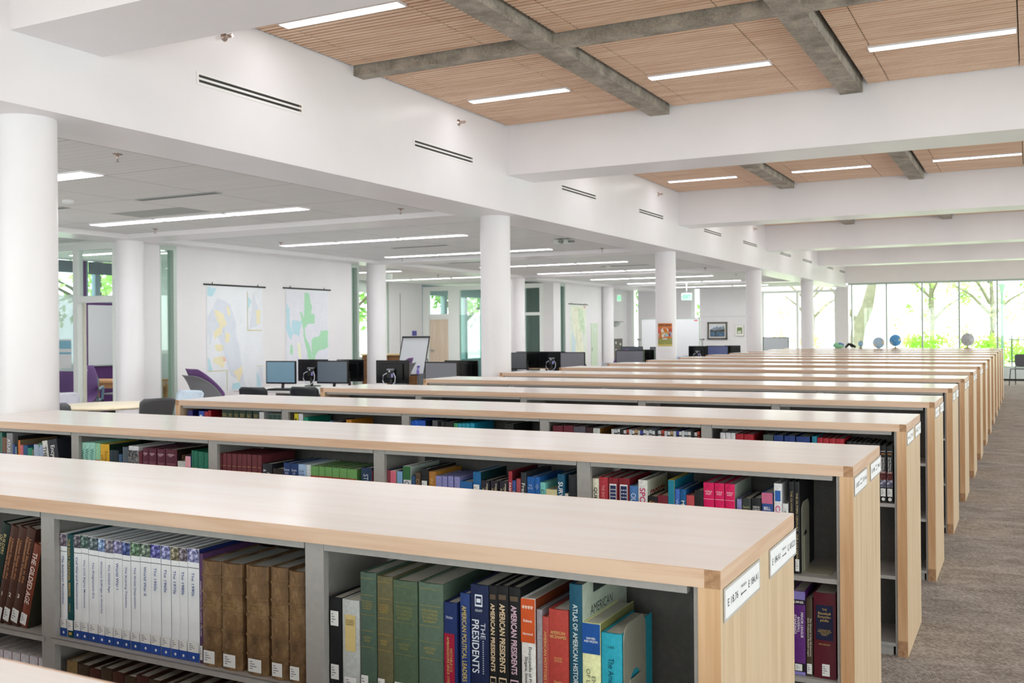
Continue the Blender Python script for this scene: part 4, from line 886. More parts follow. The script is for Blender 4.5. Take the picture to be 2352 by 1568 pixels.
(3,0.708,-1.97,-1.951,0.292,4,'#c8ccd4','','#e8e8e0','@slim1',{'st': 'spiral', 'n': 30}),
(3,0.708,-1.95,-1.938,0.295,4,'#e4e4e2','','#e8e8e0','@slim2',{'st': 'spiral', 'n': 30}),
(3,0.708,-1.936,-1.918,0.292,4,'#2a2c30','','#e8e8e0','@slim3',{'st': '', 'n': 30}),
(3,0.708,-1.917,-1.901,0.29,4,'#d9d4d6','','#e8e8e0','@slim4',{'st': 'spiral', 'n': 30}),
(3,0.708,-1.899,-1.887,0.294,4,'#b8402a','','#e8e8e0','@slim5',{'st': 'spiral', 'n': 30}),
(3,0.708,-1.886,-1.87,0.294,4,'#cfd3da','','#e8e8e0','@slim6',{'st': '', 'n': 30}),
(3,0.708,-1.869,-1.854,0.29,4,'#e0dedc','','#e8e8e0','@slim7',{'st': 'spiral', 'n': 30}),
(3,0.708,-1.853,-1.837,0.295,4,'#c09a70','','#e8e8e0','@slim8',{'st': 'spiral', 'n': 30}),
(3,0.708,-1.836,-1.824,0.291,4,'#d2d6dc','','#e8e8e0','@slim9',{'st': '', 'n': 30}),
(3,0.708,-1.823,-1.807,0.291,4,'#4048a0','','#e8e8e0','@slim10',{'st': 'spiral', 'n': 30}),
(3,0.708,-1.806,-1.792,0.296,4,'#dadcde','','#e8e8e0','@slim11',{'st': 'spiral', 'n': 30}),
(3,0.708,-1.791,-1.775,0.292,4,'#d8dadc','','#e8e8e0','@slim12',{'st': '', 'n': 30}),
(3,0.708,-1.774,-1.758,0.296,4,'#c8ccd4','','#e8e8e0','@slim13',{'st': 'spiral', 'n': 30}),
(3,0.708,-1.757,-1.742,0.292,4,'#e4e4e2','','#e8e8e0','@slim14',{'st': 'spiral', 'n': 30}),
(3,0.708,-1.74,-1.727,0.296,4,'#2a2c30','','#e8e8e0','@slim15',{'st': '', 'n': 30}),
(3,0.708,-1.725,-1.708,0.295,4,'#d9d4d6','','#e8e8e0','@slim16',{'st': 'spiral', 'n': 30}),
(3,0.708,-1.706,-1.691,0.298,4,'#b8402a','','#e8e8e0','@slim17',{'st': 'spiral', 'n': 30}),
(3,0.708,-1.69,-1.675,0.294,4,'#cfd3da','','#e8e8e0','@slim18',{'st': '', 'n': 30}),
(3,0.708,-1.673,-1.658,0.292,4,'#e0dedc','','#e8e8e0','@slim19',{'st': 'spiral', 'n': 30}),
(3,0.708,-1.657,-1.643,0.295,4,'#c09a70','','#e8e8e0','@slim20',{'st': 'spiral', 'n': 30}),
(3,0.708,-1.642,-1.627,0.295,4,'#d2d6dc','','#e8e8e0','@slim21',{'st': '', 'n': 30}),
(3,0.708,-1.626,-1.612,0.297,4,'#4048a0','','#e8e8e0','@slim22',{'st': 'spiral', 'n': 30}),
(3,0.708,-1.611,-1.596,0.294,4,'#dadcde','','#e8e8e0','@slim23',{'st': 'spiral', 'n': 30}),
(3,0.708,-1.595,-1.583,0.298,4,'#d8dadc','','#e8e8e0','@slim24',{'st': '', 'n': 30}),
(3,0.708,-1.582,-1.564,0.295,4,'#c8ccd4','','#e8e8e0','@slim25',{'st': 'spiral', 'n': 30}),
(3,0.708,-1.563,-1.548,0.295,4,'#e4e4e2','','#e8e8e0','@slim26',{'st': 'spiral', 'n': 30}),
(3,0.708,-1.547,-1.53,0.294,4,'#2a2c30','','#e8e8e0','@slim27',{'st': '', 'n': 30}),
(3,0.708,-1.529,-1.515,0.293,4,'#d9d4d6','','#e8e8e0','@slim28',{'st': 'spiral', 'n': 30}),
(3,0.708,-1.514,-1.501,0.299,4,'#b8402a','','#e8e8e0','@slim29',{'st': 'spiral', 'n': 30}),
(3,0.708,-1.394,-1.368,0.298,4,'#dcdce0','S','#3a4a90','first of three white volumes after the post',{'st': 'dotb'}),
(3,0.708,-1.366,-1.341,0.298,4,'#dcdce0','','#e8e8e0','second of three white volumes after the post',{'st': 'dotb'}),
(3,0.708,-1.34,-1.317,0.298,4,'#dcdce0','','#e8e8e0','third white volume, beside the red pair',{'st': 'dotb'}),
(3,0.708,-1.315,-1.275,0.295,4,'#a8182a','Ruins','#d8a040','left of two red volumes beside the white ones',{'st': 'hz'}),
(3,0.708,-1.273,-1.225,0.295,4,'#a8182a','Ruins','#d8a040','right of two red volumes beside the white ones',{'st': 'hz'}),
(3,0.708,-1.177,-1.128,0.296,4,'#4a5652','Dowling','#d0d4d0','slate green volume lettered "Dowling"',{'st': 'hz'}),
(3,0.708,-1.125,-1.079,0.295,4,'#1f3a7a','Casson','#c89a60','first of three navy volumes beside the slate one',{'st': 'hz'}),
(3,0.708,-1.073,-1.022,0.295,4,'#1f3a7a','Casson','#e0c090','second of three navy volumes beside the slate one',{'st': 'hz'}),
(3,0.708,-1.016,-0.951,0.294,4,'#1f3a7a','Casson','#8a7a60','third and widest navy volume',{'st': 'hz'}),
(3,0.708,-0.941,-0.918,0.298,4,'#1a7f98','','#e8e8e0','teal spine before the red set'),
(3,0.708,-0.916,-0.891,0.292,4,'#a81c2c','N','#f0e0e0','first of four red volumes lettered N',{'big': 1}),
(3,0.708,-0.889,-0.862,0.291,4,'#a81c2c','N','#f0e0e0','second of four red volumes lettered N',{'big': 1}),
(3,0.708,-0.86,-0.831,0.291,4,'#a81c2c','N','#f0e0e0','third of four red volumes lettered N',{'big': 1}),
(3,0.708,-0.829,-0.791,0.291,4,'#a81c2c','N','#f0e0e0','fourth red volume lettered N',{'big': 1}),
(3,0.708,-0.779,-0.758,0.28,4,'#16161a','Social History','#e0e0e0','first of nine black "Social History" volumes',{'st': 'soch'}),
(3,0.708,-0.757,-0.736,0.28,4,'#16161a','Social History','#e0e0e0','second of nine black "Social History" volumes',{'st': 'soch'}),
(3,0.708,-0.735,-0.714,0.278,4,'#16161a','Social History','#e0e0e0','third of nine black "Social History" volumes',{'st': 'soch'}),
(3,0.708,-0.714,-0.693,0.278,4,'#16161a','Social History','#e0e0e0','fourth of nine black "Social History" volumes',{'st': 'soch'}),
(3,0.708,-0.692,-0.672,0.278,4,'#16161a','Social History','#e0e0e0','fifth of nine black "Social History" volumes',{'st': 'soch'}),
(3,0.708,-0.671,-0.65,0.276,4,'#16161a','Social History','#e0e0e0','sixth of nine black "Social History" volumes',{'st': 'soch'}),
(3,0.708,-0.65,-0.629,0.276,4,'#16161a','Social History','#e0e0e0','seventh of nine black "Social History" volumes',{'st': 'soch'}),
(3,0.708,-0.629,-0.602,0.266,4,'#131316','Social History of|the United States','#e8e8e8','next to last of nine black "Social History" volumes, marked 1940s',{'st': 'soch', 'yr': '1940s'}),
(3,0.708,-0.6,-0.572,0.266,4,'#131316','Social History of|the United States','#e8e8e8','last black "Social History" volume, marked 1950s, against the post',{'st': 'soch', 'yr': '1950s'})]
LOCS = ['front bookcase', '', 'second bookcase', 'lower shelf of the second bookcase', 'third bookcase']
for r in BOOKS:
    ex = r[10] if len(r) > 10 else {}
    book(r[0], r[1], r[2], r[3], r[4], LOCS[r[5]], r[6], r[7], r[8], r[9], **ex)

# leaning set at the left of the front bookcase, and the low rows under it
LB = [(-2.666, -2.630, .292, '#10251f', 'BUILDERS|OF THE', '#d8c890', 'dark green leaning book cut by the left edge'),
      (-2.627, -2.594, .288, '#4a2a20', 'United States in the|Nineteenth Century', '#d0905a', 'first brown leaning volume, numbered 1'),
      (-2.592, -2.560, .288, '#4c2b21', 'United States in the|Nineteenth Century', '#d0905a', 'second brown leaning volume, numbered 2'),
      (-2.558, -2.522, .288, '#4a2a20', 'United States in the|Nineteenth Century', '#d0905a', 'third brown leaning volume, numbered 3'),
      (-2.518, -2.486, .244, '#7a3a26', 'THE GILDED AGE', '#e8d8d0', 'red brown leaning book lettered "The Gilded Age"')]
for i, (a, b, h, c, t, tc, d) in enumerate(LB):
    o = book(1, LEV[2] + .0008, a, b, h, 'front bookcase', c, t, tc, d, big=i == 4, lab=1 if i else 0, lean=15.5, cc='#3a3a2c' if i == 4 else None)
    if i in (1, 2, 3): title(o, str(i), -.0045, h * .30, .012, .012, '#e8e0d8', .02, True, name='volume_number')
for k in range(8):
    x = -2.70 + k * .037
    book(1, .372, x, x + .035, .262, 'lower shelf of the front bookcase', '#dcd8de', '', '#fff', '%s white book with pink boards low at the left edge' % ORD[k], cc='#8a3a5a')
for k in range(16):
    x = -2.325 + k * .044
    book(1, .372, x + .001, x + .043, .272 - .004 * (k % 3), 'lower shelf of the front bookcase', ['#8a7048', '#4a241b', '#40301f'][0 if k == 0 else 1 + k % 2], '', '#fff', '%s old brown volume of the dim row under the white set' % ORD[k], cc='#3a3026' if k == 0 else None)
book(4, .708, -.86, -.80, .245, 'fourth bookcase', '#7a1a20', '', '#fff', 'dark red book, the only one showing on its shelf')
# bookends: a bent steel tongue with an arched cut-out
def bookend(x, S, z, label, yo=.05):
    t = thing('bookend', label, 'bookend', (x, SHY[S] + yo, z), 0, 'metal bookends')
    m = MB(); n = 10; W, Hh = .125, .235
    def arch(w, h, r, k=8): return [(0, 0)] + [(r - r * math.cos(PI / 2 * i / k), h - r + r * math.sin(PI / 2 * i / k)) for i in range(k + 1)] + [(w - r + r * math.sin(PI / 2 * i / k), h - r + r * math.cos(PI / 2 * i / k)) for i in range(k + 1)] + [(w, 0)]
    outer = arch(W, Hh, .03); inner = [(.032 + a, b) for a, b in arch(W - .064, .135, .03)]
    for xx in (0, .0014):
        vs = [(xx, a, b) for a, b in outer] + [(xx, a, b) for a, b in inner]; N_ = len(outer)
        m.add(vs, [(i, i + 1, N_ + i + 1, N_ + i) for i in range(N_ - 1)])
    for L_ in (outer, inner):
        for i in range(len(L_) - 1): m.add([(0, *L_[i]), (0, *L_[i + 1]), (.0014, *L_[i + 1]), (.0014, *L_[i])], [(0, 1, 2, 3)])
    beige = M('#b9b6a4', .3, .3, .04)
    m.build('upright_plate', beige, t)
    m = MB(); m.prism([(.0, 0), (.0, W), (.07, W), (.085, W - .006), (.09, W - .02), (.09, .02), (.085, .006), (.07, 0)], 0, .0014); m.build('foot_plate', beige, t)
    m = MB(); m.box(.0, .0014, .032, W - .032, .0, .12); o = m.build('tongue', beige, t); o.location = (.0016, 0, 0)
bookend(-.7135, 1, .708, 'beige metal bookend against the turquoise book in the front bookcase', .032)
bookend(-.6835, 2, .708, 'beige metal bookend against the black "Olympic Century" volumes')
# ------------------------------------------------------------------ ceiling lights
LED = emit('led_diffuser', (1, .97, .985, 1), 14.)
LEDL = emit('led_diffuser_hall', (1, .985, 1, 1), 24.)
def light(x0, x1, y0, y1, z, mat, label, group):
    t = thing('ceiling_light', label, 'ceiling light', ((x0 + x1) / 2, (y0 + y1) / 2, z), 0, group)
    a, b = (x1 - x0) / 2, (y1 - y0) / 2
    m = MB(); m.box(-a, a, -b, b, -.012, -.004, 0); m.build('diffuser', mat, t)
    m = MB()
    for q in ((-a - .008, -a, -b - .008, b + .008), (a, a + .008, -b - .008, b + .008), (-a, a, -b - .008, -b), (-a, a, b, b + .008)): m.box(*q, -.014, .05)
    m.build('housing', GLOSSW, t)
rows = [(5.64, 0), (8.385, 1)]
ROWY = []
for k in range(6):
    y0 = BAYS[k] + .63; y1 = BAYS[k + 1] if k < 5 else YW
    ROWY += [y0 + 1.38, y1 - 1.22]
NX = [(-4.79, -3.77), (-2.965, -1.915), (-1.12, -.075), (.73, 1.78), (2.57, 3.62), (4.41, 5.46)]
rn = 0
for y in ROWY[0:11]:  # first row, behind the camera, is added to light the book spines
    rn += 1
    for j, (a, b) in enumerate(NX):
        if y > 26 and j > 3: continue
        light(a, b, y - .052, y + .052, ZC - .002, LED, 'slim bright ceiling light, %s from the vented beam, %s row of the wood ceiling' % (ORD[j], ORD[rn - 1]), 'slim lights in the wood ceiling')
LX = [(-10.27, -9.22), (-9.16, -8.11), (-8.05, -7.0)]
LY = [(.2, .2), (5.8, .22), (8.56, .19), (12.05, .16), (14.86, .16), (18.35, .16), (21.1, .16), (24.3, .16), (27.0, .16), (30.2, .16)]
for i, (y, w) in enumerate(LY):
    for j, (a, b) in enumerate(LX):
        light(a, b, y - w / 2, y + w / 2, ZT - .002, LEDL, 'white ceiling panel light, %s of three in the %s row of the left hall' % (ORD[j], ORD[i]), 'panel lights in the left hall')
for i, (x0, x1, y) in enumerate(((-14.6, -13.5, 18.3), (-13.4, -12.3, 18.3), (-15.2, -14.1, 21.4), (-14.0, -12.9, 21.4), (-12.8, -11.8, 21.4), (-14.5, -13.4, 11.6), (-13.3, -12.2, 11.6), (-14.2, -12.4, 27.5), (-14.2, -12.4, 30))):
    light(x0, x1, y - .08, y + .08, ZT - .002, LEDL, '%s light panel over the rooms beyond the far columns' % ORD[i], 'panel lights over the side rooms')
# vents, sprinklers and small ceiling fittings
VENT_Y = [(5.06, 6.14), (7.76, 8.84), (11.03, 12.1), (13.74, 14.81), (17.0, 18.09), (19.68, 20.8), (22.97, 24.13), (25.52, 26.70), (28.9, 29.9), (31.0, 32.0)]
def vent(i, y0, y1):
    t = thing('slot_vent', 'twin slot air vent on the white beam, %s from the near end' % ORD[i], 'vent', (XB + .001, y0, 3.238), 0, 'slot vents on the white beam')
    L_ = y1 - y0
    m = MB(); m.box(0, .004, -.02, L_ + .02, -.0, .088, 0); m.box(.004, .0045, 0, L_, .018, .036, 1); m.box(.004, .0045, 0, L_, .052, .07, 1)
    m.build('grille', [M('#f0eeee', .35, var=0), M('#262424', .6, var=0)], t)
    m = MB()
    for z in (.018, .052): m.box(.0045, .006, L_ - .03, L_, z, z + .012)
    m.build('damper_clip', CHROME, t)
for i, (a, b) in enumerate(VENT_Y): vent(i, a, b)
BRASS = M('#c9b8b0', .25, .9, .03)
def sprinkler(name, loc, wallm, label, group):
    t = thing(name, label, 'sprinkler', loc, 0, group)
    m = MB()
    if wallm: m.lathe([(.034, 0), (.03, .006), (.012, .008), (.012, .03), (.008, .045)], 16, axis='x')
    else: m.lathe([(.04, 0), (.036, -.006), (.012, -.008), (.010, -.03)], 16)
    m.build('escutcheon', BRASS, t)
    m = MB()
    if wallm: m.box(.045, .075, -.018, .018, -.002, .002); m.box(.03, .075, -.004, .004, -.014, .014)
    else: m.lathe([(.0001, -.062), (.018, -.060), (.018, -.058), (.004, -.056), (.004, -.03)], 12)
    m.build('deflector', BRASS, t)
for i, (y, z) in enumerate(((5.31, 3.63), (8.57, 3.62), (14.58, 3.62), (20.55, 3.61))): sprinkler('wall_sprinkler', (XB, y, z), True, 'small metal sprinkler on the white beam, %s from the near end' % ORD[i], 'sprinklers on the white beam')
for i, (x, y) in enumerate(((-6.14, 5.32), (-6.17, 9.2), (-10.05, 9.3), (-10.0, 11.68), (-10.17, 15.2), (-6.27, 15.3), (-6.3, 21.3), (-6.36, 24.1), (-12.5, 20.2))): sprinkler('ceiling_sprinkler', (x, y, ZT), False, 'metal sprinkler hanging from the grey plank ceiling, %s from the front' % ORD[i], 'sprinklers on the plank ceiling')
def fitting(name, label, cat, loc, fn, mats, group=None):
    m = MB(); fn(m); o = m.build(name, mats); o.location = loc; return tag(o, label, cat, group)
fitting('smoke_detector', 'round smoke detector on the plank ceiling beside the thick near column', 'smoke detector', (-8.67, 6.89, ZT), lambda m: m.lathe([(.06, 0), (.058, -.025), (.035, -.04), (.0001, -.042)], 20), M('#dfe2e2', .4, var=0), 'smoke detectors')
fitting('smoke_detector', 'round smoke detector between the light rows near the mid column', 'smoke detector', (-7.9, 19.6, ZT), lambda m: m.lathe([(.06, 0), (.058, -.025), (.035, -.04), (.0001, -.042)], 20), M('#dfe2e2', .4, var=0), 'smoke detectors')
def proj(m): m.box(-.11, .11, -.07, .07, -.075, -.01); m.box(.11, .19, -.03, .03, -.06, -.03, 1); m.lathe([(.03, -.045), (.03, .02)], 12, (.02, -.08, -.045), 1, axis='y')
fitting('ceiling_camera', 'small white box unit on the ceiling right of the mid column', 'ceiling unit', (-6.15, 13.45, ZT), proj, [M('#d5dcd6', .4, var=0), M('#8a8f8c', .3, .6, 0)])
fitting('projector', 'white projector hung from the ceiling of the recess', 'projector', (-12.6, 18.0, ZT), lambda m: (m.box(-.2, .2, -.15, .15, -.2, -.08), m.cyl(0, 0, -.08, 0, .03, 10), m.lathe([(.05, -.02), (.05, .02)], 14, (.1, -.15, -.14), 1, axis='y')), [M('#dfe6e0', .4, var=0), BLACK])
for i, (x0, x1, y, l) in enumerate(((-8.05, -6.95, 7.23, 'first'), (-10.2, -9.15, 7.25, 'second'), (-9.15, -8.1, 13.4, 'third'), (-10.2, -9.2, 16.9, 'fourth'), (-8.05, -7.0, 19.6, 'fifth'), (-9.1, -8.1, 25.6, 'sixth'))):
    t = thing('ceiling_diffuser', 'long narrow grey air diffuser in the plank ceiling, %s from the front' % l, 'diffuser', ((x0 + x1) / 2, y, ZT), 0, 'air diffusers in the plank ceiling')
    a = (x1 - x0) / 2; m = MB(); m.box(-a, a, -.05, .05, -.006, 0); m.build('frame', M('#9fa5a4', .4, var=0), t); m = MB(); m.box(-a + .02, a - .02, -.03, -.008, -.0075, -.006); m.box(-a + .02, a - .02, .008, .03, -.0075, -.006); m.build('slot', M('#5f6664', .5, var=0), t)
m = MB(); m.box(-9.2, -8.12, 7.86, 8.3, ZT - .004, ZT); m.box(-8.67, -8.65, 7.86, 8.3, ZT - .005, ZT - .004); tag(m.build('access_panel', M('#a7adaa', .6, var=.03)), 'smooth grey access panel in the plank ceiling', 'panel')
# ------------------------------------------------------------------ wall maps
MAPW = None
def speckle(name, base, ink, sc, lo=.5):
    m, nt, N, L, b = newmat(name)
    v = N.new('ShaderNodeTexVoronoi'); v.feature = 'DISTANCE_TO_EDGE'; v.inputs['Scale'].default_value = sc; v.inputs['Randomness'].default_value = .8
    n = N.new('ShaderNodeTexNoise'); n.inputs['Scale'].default_value = 5
    L.new(coords(N, L), v.inputs['Vector']); L.new(coords(N, L), n.inputs['Vector'])
    r = ramp(N, [(.0, ink), (.06, base)]); L.new(v.outputs['Distance'], r.inputs['Fac'])
    r2 = ramp(N, [(lo - .08, (0, 0, 0, 1)), (lo + .08, (1, 1, 1, 1))]); L.new(n.outputs['Fac'], r2.inputs['Fac'])
    mx = N.new('ShaderNodeMix'); mx.data_type = 'RGBA'; mx.inputs[6].default_value = lin(base); L.new(r2.outputs['Color'], mx.inputs['Factor']); L.new(r.outputs['Color'], mx.inputs[7]); L.new(mx.outputs[2], b.inputs['Base Color'])
    b.inputs['Roughness'].default_value = .35
    return m
def rough(pts, rr):
    out = []
    for i, (a, b) in enumerate(pts):
        c_, d_ = pts[(i + 1) % len(pts)]; L_ = math.hypot(c_ - a, d_ - b); n = max(1, int(L_ / .03))
        out.append((a, b))
        for k in range(1, n): out.append((min(.99, max(.01, a + (c_ - a) * k / n + rr.uniform(-.012, .012))), min(.99, max(.01, b + (d_ - b) * k / n + rr.uniform(-.007, .007)))))
    return out
def wallmap(label, x, y0, y1, z0, z1, patches, mats, pins=True):
    """patches: (material index, [(s, t) ...]) in map fractions, s along the wall, t down"""
    t = thing('wall_map', label, 'map', (x, y0, z0), 0, 'hanging wall maps')
    W, H_ = y1 - y0, z1 - z0; rr = random.Random(len(label))
    m = MB(); n = 12
    for i in range(n):
        a, b = i / n, (i + 1) / n
        f = lambda q: .004 + .002 * math.sin(q * PI * 3) ** 2
        m.add([(f(a), a * W, 0), (f(b), b * W, 0), (.004, b * W, H_), (.004, a * W, H_)], [(0, 1, 2, 3)], 0, True)
    for k, (mi, pts) in enumerate(patches): pts = rough(pts, rr) if mi != len(mats) - 1 or k == 0 else pts; m.add([(.0062 + .0001 * k, s * W, H_ * (1 - q)) for s, q in pts], [list(range(len(pts)))], mi)
    m.build('sheet', mats, t)
    m = MB(); m.tube([(.012, -.06, H_ + .01), (.012, W + .06, H_ + .01)], .013, 10)
    if pins: m.tube([(.012, .12, H_ + .01), (.012, .12, H_ + .05)], .006, 6); m.tube([(.012, W - .12, H_ + .01), (.012, W - .12, H_ + .05)], .006, 6)
    m.build('hanging_rod', BLACK, t)
MAPW = speckle('map_paper', '#e6e9ee', '#d3d8e2', 22, .55)
YEL = speckle('map_yellow', '#ece3c0', '#d6cba6', 40); GRY = speckle('map_street_grey', '#d9dee8', '#bcc4d4', 34); WAT = M('#b7dbe6', .35, var=0); ORN = M('#ecc4ac', .35, var=0)
MGRN = M('#a9dcb6', .35, var=.02); LIL = speckle('map_lilac', '#e4e5ee', '#cfd2e0', 26, .45); LINE = M('#cfc9a0', .5, var=0)
bx = lambda a, b, c, d: [(a, b), (c, b), (c, d), (a, d)]
P1 = [(2, [(.02, .02), (.17, .02), (.13, .07), (.10, .10), (.02, .10)]), (3, [(.18, .12), (.30, .14), (.40, .17), (.46, .28), (.50, .36), (.52, .5), (.58, .62), (.60, .75), (.62, .85), (.68, .97), (.60, .95), (.5, .88), (.40, .85), (.28, .62), (.2, .5), (.12, .42), (.04, .56), (.02, .3)]),
      (1, [(.33, .18), (.38, .2), (.41, .27), (.36, .28)]), (1, [(.13, .23), (.28, .26), (.34, .37), (.26, .4), (.24, .46), (.12, .5), (.11, .44), (.22, .38)]), (1, [(.32, .42), (.4, .46), (.37, .54), (.31, .53)]), (1, [(.14, .55), (.27, .56), (.27, .61), (.2, .62), (.14, .6)]), (1, [(.12, .67), (.26, .66), (.30, .74), (.28, .77), (.17, .74), (.1, .72)]), (4, [(.27, .66), (.31, .68), (.33, .71), (.27, .71)]), (1, [(.44, .82), (.62, .76), (.6, .85), (.56, .92), (.5, .86)]),
      (2, [(.02, .67), (.06, .72), (.1, .8), (.02, .8)]), (2, [(.44, .92), (.55, .92), (.6, .99), (.43, .99)]), (5, bx(.01, .795, .34, .803)), (5, bx(.335, .8, .345, .99)), (5, bx(.71, .04, .718, .42)), (5, bx(.71, .415, .98, .425)), (2, [(.72, .09), (.79, .14), (.74, .2), (.72, .2)]), (3, [(.82, .05), (.86, .12), (.92, .22), (.9, .38), (.75, .4), (.78, .3), (.82, .2)]), (1, [(.86, .22), (.96, .22), (.94, .36), (.88, .36)]), (5, bx(.87, .77, .99, .775)), (2, [(.88, .82), (.93, .9), (.96, .97), (.88, .98)]), (3, [(.9, .78), (.98, .78), (.99, .95), (.95, .92)])]
wallmap('tall street map with yellow city areas hanging left on the white wall', -11.3, 11.46, 12.73, .615, 2.29, P1, [MAPW, YEL, WAT, GRY, ORN, LINE])
P2 = [(1, bx(.02, .03, .98, .98)), (2, [(.02, .16), (.09, .22), (.1, .4), (.16, .5), (.12, .58), (.02, .46)]),
      (3, [(.43, .04), (.53, .04), (.57, .14), (.61, .2), (.58, .27), (.67, .28), (.67, .38), (.5, .39), (.43, .44), (.45, .54), (.52, .6), (.58, .7), (.6, .78), (.58, .58), (.64, .54), (.75, .53), (.82, .46), (.99, .46), (.99, .66), (.74, .7), (.67, .76), (.66, .84), (.74, .88), (.99, .9), (.99, .95), (.72, .95), (.6, .9), (.52, .82), (.48, .7), (.42, .58), (.38, .42), (.32, .26), (.36, .25), (.41, .34)]),
      (3, [(.1, .62), (.14, .62), (.16, .7), (.12, .74), (.09, .7)]), (3, bx(.12, .88, .22, .92)), (3, bx(.46, .93, .66, .98)), (3, [(.71, .82), (.84, .8), (.84, .86), (.72, .86)]), (4, [(.26, .6), (.32, .6), (.35, .78), (.28, .76)]), (2, [(.14, .34), (.36, .36), (.3, .52), (.16, .5)])]
wallmap('map with large green areas hanging right on the white wall', -11.3, 13.3, 14.47, .74, 2.30, P2, [MAPW, LIL, WAT, MGRN, M('#eef0cf', .4, var=0)])
P3 = [(1, [(.1, .03), (.9, .03), (.85, .3), (.7, .55), (.9, .98), (.1, .98), (.3, .5), (.15, .25)]), (2, [(.5, .05), (.8, .1), (.9, .5), (.6, .45), (.5, .25)]), (3, [(.1, .45), (.35, .6), (.3, .9), (.12, .9)]), (4, [(.78, .02), (.95, .02), (.9, .06)])]
wallmap('pale relief map on the green tinted wall behind the computers', -11.3, 25.15, 26.35, .6, 2.28, P3, [M('#e4ece0', .4, var=.04, scale=4.), M('#eef0d8', .4, var=.08, scale=5.), M('#d3e6c6', .4, var=.1, scale=8.), M('#cfe2e6', .4, var=0), M('#d09aa0', .4, var=0)])
m = MB(); m.box(-11.2995, -11.285, 26.66, 27.15, .3, 1.76); o = m.build('electrical_panel', M('#cfe0c8', .4, var=.02)); tag(o, 'pale green electrical panel door right of the relief map', 'panel')
m = MB(); m.box(-11.285, -11.28, 26.7, 26.72, .95, 1.05); m.box(-11.285, -11.282, 26.88, 26.94, 1.5, 1.62, 1); m.build('latch', [DARK, PAPER], o)
# ------------------------------------------------------------------ pictures, poster, signs, boards on the far walls
t = thing('framed_painting', 'grey framed painting of snowy mountains above a blue lake', 'painting', (-9.15, YW - .02, 1.51))
m = MB(); a, b = .33, .285
for q in ((-a, a, b - .05, b), (-a, a, -b, -b + .05), (-a, -a + .05, -b, b), (a - .05, a, -b, b)): m.box(q[0], q[1], -.035, 0, q[2], q[3])
m.build('frame', M('#5d5c57', .4, .2, .08), t, bevel=.006)
m = MB(); m.box(-a + .05, a - .05, -.012, -.01, -b + .05, b - .05); m.build('mat_board', M('#e3dcd0', .7, var=0), t)
m = MB(); y = -.013
m.add([(-.25, y, -.2), (.25, y, -.2), (.25, y, .2), (-.25, y, .2)], [(0, 1, 2, 3)], 0)
m.add([(-.25, y - .0004, .04), (-.16, y - .0004, .07), (-.1, y - .0004, .13), (-.07, y - .0004, .1), (-.02, y - .0004, .15), (.05, y - .0004, .11), (.1, y - .0004, .15), (.16, y - .0004, .12), (.21, y - .0004, .18), (.25, y - .0004, .08), (.25, y - .0004, -.02), (-.25, y - .0004, 0)], [list(range(12))], 1)
m.add([(-.25, y - .0008, .03), (-.1, y - .0008, .01), (.1, y - .0008, .03), (.25, y - .0008, .05), (.25, y - .0008, -.04), (-.25, y - .0008, -.05)], [list(range(6))], 2)
m.add([(-.25, y - .0012, -.03), (.0, y - .0012, -.02), (.25, y - .0012, -.05), (.25, y - .0012, -.2), (-.25, y - .0012, -.2)], [list(range(5))], 3)
m.add([(-.08, y - .0016, -.02), (-.03, y - .0016, -.02), (-.03, y - .0016, -.19), (-.07, y - .0016, -.19)], [(0, 1, 2, 3)], 2)
m.build('canvas', [M('#d3dbe4', .6, var=.04, scale=8.), M('#8d98a8', .6, var=.25, scale=22.), M('#4b4d42', .6, var=.2, scale=30.), M('#54748f', .6, var=.2, scale=14.)], t)
t = thing('framed_print', 'small white framed print of a green stream right of the mountain painting', 'picture', (-8.41, YW - .02, 1.51))
m = MB(); a, b = .145, .175
for q in ((-a, a, b - .015, b), (-a, a, -b, -b + .015), (-a, -a + .015, -b, b), (a - .015, a, -b, b)): m.box(q[0], q[1], -.025, 0, q[2], q[3])
m.build('frame', M('#dcd9d4', .4, var=0), t); m = MB(); m.box(-a + .015, a - .015, -.01, -.008, -b + .015, b - .015); m.build('mat_board', M('#efeeea', .7, var=0), t)
m = MB(); m.box(-.085, .085, -.012, -.0105, -.105, .105); m.box(-.06, .05, -.0125, -.012, -.09, -.01, 1); m.build('print', [M('#7d9358', .6, var=.3, scale=25.), M('#dfe3da', .6, var=.1)], t)
m = MB(); m.box(-9.75, -8.0, YW - .012, YW, 1.97, 1.985)
for x in (-9.3, -8.98, -8.45, -8.36): m.box(x - .0015, x + .0015, YW - .006, YW - .003, 1.6, 1.97)
tag(m.build('picture_rail', M('#cfccc8', .5, var=0)), 'thin white picture rail with hanging wires above the painting', 'picture rail')
def exit_sign(loc, rz, label):
    t = thing('exit_sign', label, 'exit sign', loc, rz, 'green exit signs')
    m = MB(); m.box(-.06, .06, -.015, .015, .2, .215); m.cyl(0, 0, .24, ZT - loc[2], .012, 8); m.build('mount', M('#d8e2da', .4, var=0), t)
    m = MB(); m.box(-.15, .15, -.006, .006, 0, .2); m.build('panel', M('#bfe8cc', .3, var=0, em=.35), t)
    m = MB(); text_into(m, 'EXIT', (.015, -.0075, .1), (1, 0, 0), (0, 0, 1), .21, .135, bold=.02); m.add([(-.14, -.0075, .1), (-.11, -.0075, .125), (-.11, -.0075, .075)], [(0, 1, 2)])
    m.build('lettering', emit('exit_green', (.05, .85, .35, 1), 1.6), t)
exit_sign((-8.56, 27.11, 2.38), 0, 'green exit sign hanging right of the poster column')
exit_sign((-10.98, 28.1, 2.42), PI / 2, 'green exit sign seen nearly edge on, left of the poster column')
